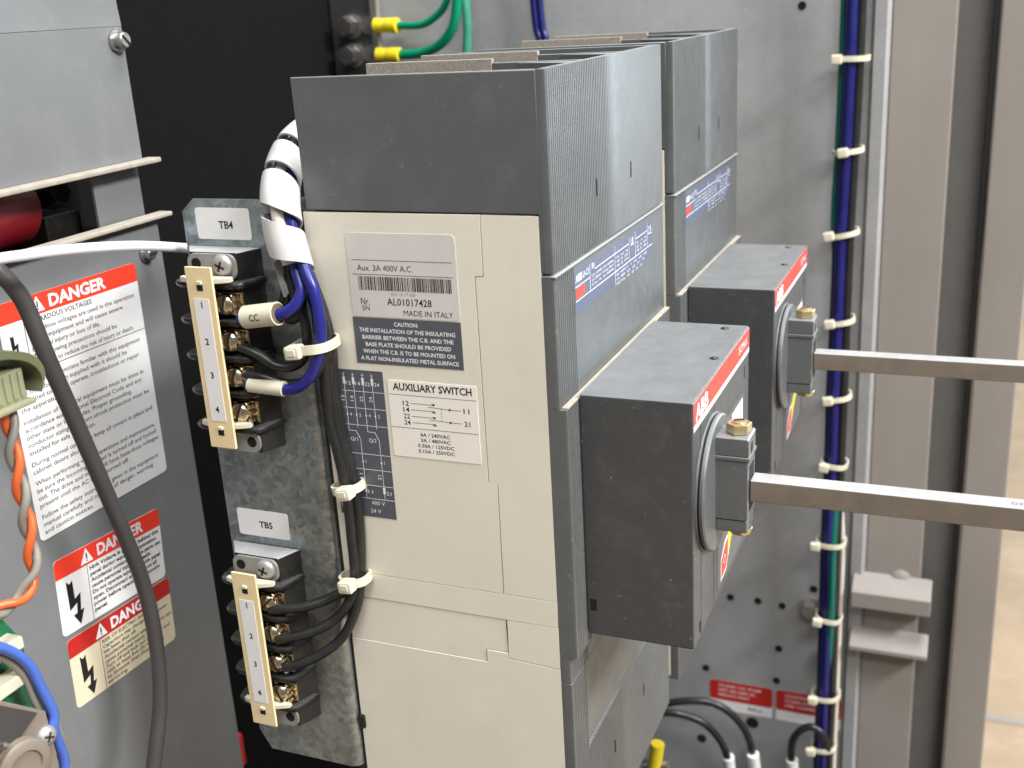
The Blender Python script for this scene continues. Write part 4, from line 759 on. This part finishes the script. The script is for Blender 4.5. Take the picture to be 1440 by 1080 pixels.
# control board and its bracket, low in front of the drive
cb = thing('circuit_board', 'green circuit board with white sockets behind the blue wire', 'circuit board', (-0.165, -0.13, -0.13))
(ya, za), (yb, zb) = [p[1:] for p in [(-0.1600, -0.1133, -0.0938), (-0.1600, -0.1080, -0.1336)]]
MB().prism([(ya - 0.05, za + 0.004), (ya + 0.0006, za + 0.003), (ya + 0.009, za - 0.014), (yb + 0.004, zb), (ya - 0.05, zb - 0.01)], 'x', -0.1616, -0.160, 0.0001).build('board', 'pcb', cb)
for px in ([(-0.1580, -0.1124, -0.1039)][0], [(-0.1570, -0.1146, -0.1155)][0]): MB().box(px[0] - 0.002, px[0] + 0.005, px[1] - 0.012, px[1] + 0.0030, px[2] - 0.0022, px[2] + 0.0022, 0.0006).build('socket', 'nylon', cb)
for i in range(7):
    q = [(-0.1570, -0.1186, -0.1190)][0]; MB().lathe((q[0], q[1] - 0.012 + i * 0.0034, q[2] - 0.001 * (i % 3)), (0.6, 0, 1), [(0.0011, 0), (0.0013, 0.001), (0.0006, 0.003)], 10).build('solder_pin', 'steel', cb)
wire('light_blue_wire', 'light blue wire bending down past the control bracket', [(-0.1500, -0.1285, -0.0929), (-0.1495, -0.1193, -0.1006), (-0.1490, -0.1130, -0.1100), (-0.1485, -0.1102, -0.1218), (-0.1480, -0.1084, -0.1317), (-0.1480, -0.1095, -0.1363), (-0.1485, -0.1086, -0.1437), (-0.1490, -0.1074, -0.1519), (-0.1490, -0.1094, -0.1623)], 0.0018, 'bluelight')
wire('pale_grey_wire', 'pale grey wire running beside the light blue wire', [(-0.1530, -0.1267, -0.0971), (-0.1525, -0.1181, -0.1051), (-0.1520, -0.1131, -0.1146), (-0.1520, -0.1109, -0.1258), (-0.1515, -0.1084, -0.1344), (-0.1510, -0.1055, -0.1420), (-0.1510, -0.1065, -0.1486), (-0.1510, -0.1049, -0.1587), (-0.1510, -0.1053, -0.1659)], 0.0016, 'greywire')
tb = thing('control_bracket', 'tan grey plastic bracket with a cross head screw beside the light blue wire', 'bracket', (-0.145, -0.125, -0.16))
pp = [p[1:] for p in [(-0.1470, -0.1413, -0.0997), (-0.1470, -0.1281, -0.1135), (-0.1470, -0.1116, -0.1285), (-0.1470, -0.1108, -0.1461), (-0.1470, -0.1133, -0.1588), (-0.1470, -0.1497, -0.1313)]]
MB().prism(pp, 'x', -0.1520, -0.1475, 0.0004).build('plate', 'tan', tb)
pp = [p[1:] for p in [(-0.1460, -0.1427, -0.1012), (-0.1460, -0.1293, -0.1143), (-0.1460, -0.1153, -0.1266), (-0.1460, -0.1245, -0.1306), (-0.1460, -0.1484, -0.1228)]]
MB().prism(pp, 'x', -0.1476, -0.1468, 0.0002).build('recess', 'cable', tb)
h = MB(); c = MB(); phillips(h, c, [(-0.1475, -0.1138, -0.1367)][0], (1, -0.25, 0.1), 0.0036, 0.0026, 0.3); sc = h.build('screw', 'steel_dull', tb); c.build('drive_recess', 'recess', sc)
q = [(-0.1470, -0.1263, -0.1392)][0]; MB().lathe((q[0] + 0.0, q[1], q[2]), (1, -0.2, 0), [(0.0095, 0), (0.0095, 0.003), (0.0085, 0.0038), (0.0060, 0.0040), (0.0056, 0.0030)], 40).build('boss', 'tan', tb)
for i in range(3):
    q = [(-0.1460, -0.1322, -0.1278)][0]; MB().lathe((q[0], q[1] - 0.006 + i * 0.0030, q[2] + 0.0032 * (i % 2)), (1, 0, 0.4), [(0.0014, 0), (0.0014, 0.002), (0.0007, 0.003)], 10).build('pin', 'steel', tb)
q = [(-0.3000, 0.1602, -0.3745)][0]
o = MB().box(q[0] - 0.02, q[0], q[1] - 0.02, q[1] + 0.0050, q[2] - 0.012, q[2] + 0.012, 0.001).build('red_terminal', 'red_dark'); tag(o, 'red terminal cap deep in the gap beside the drive cover', 'terminal')
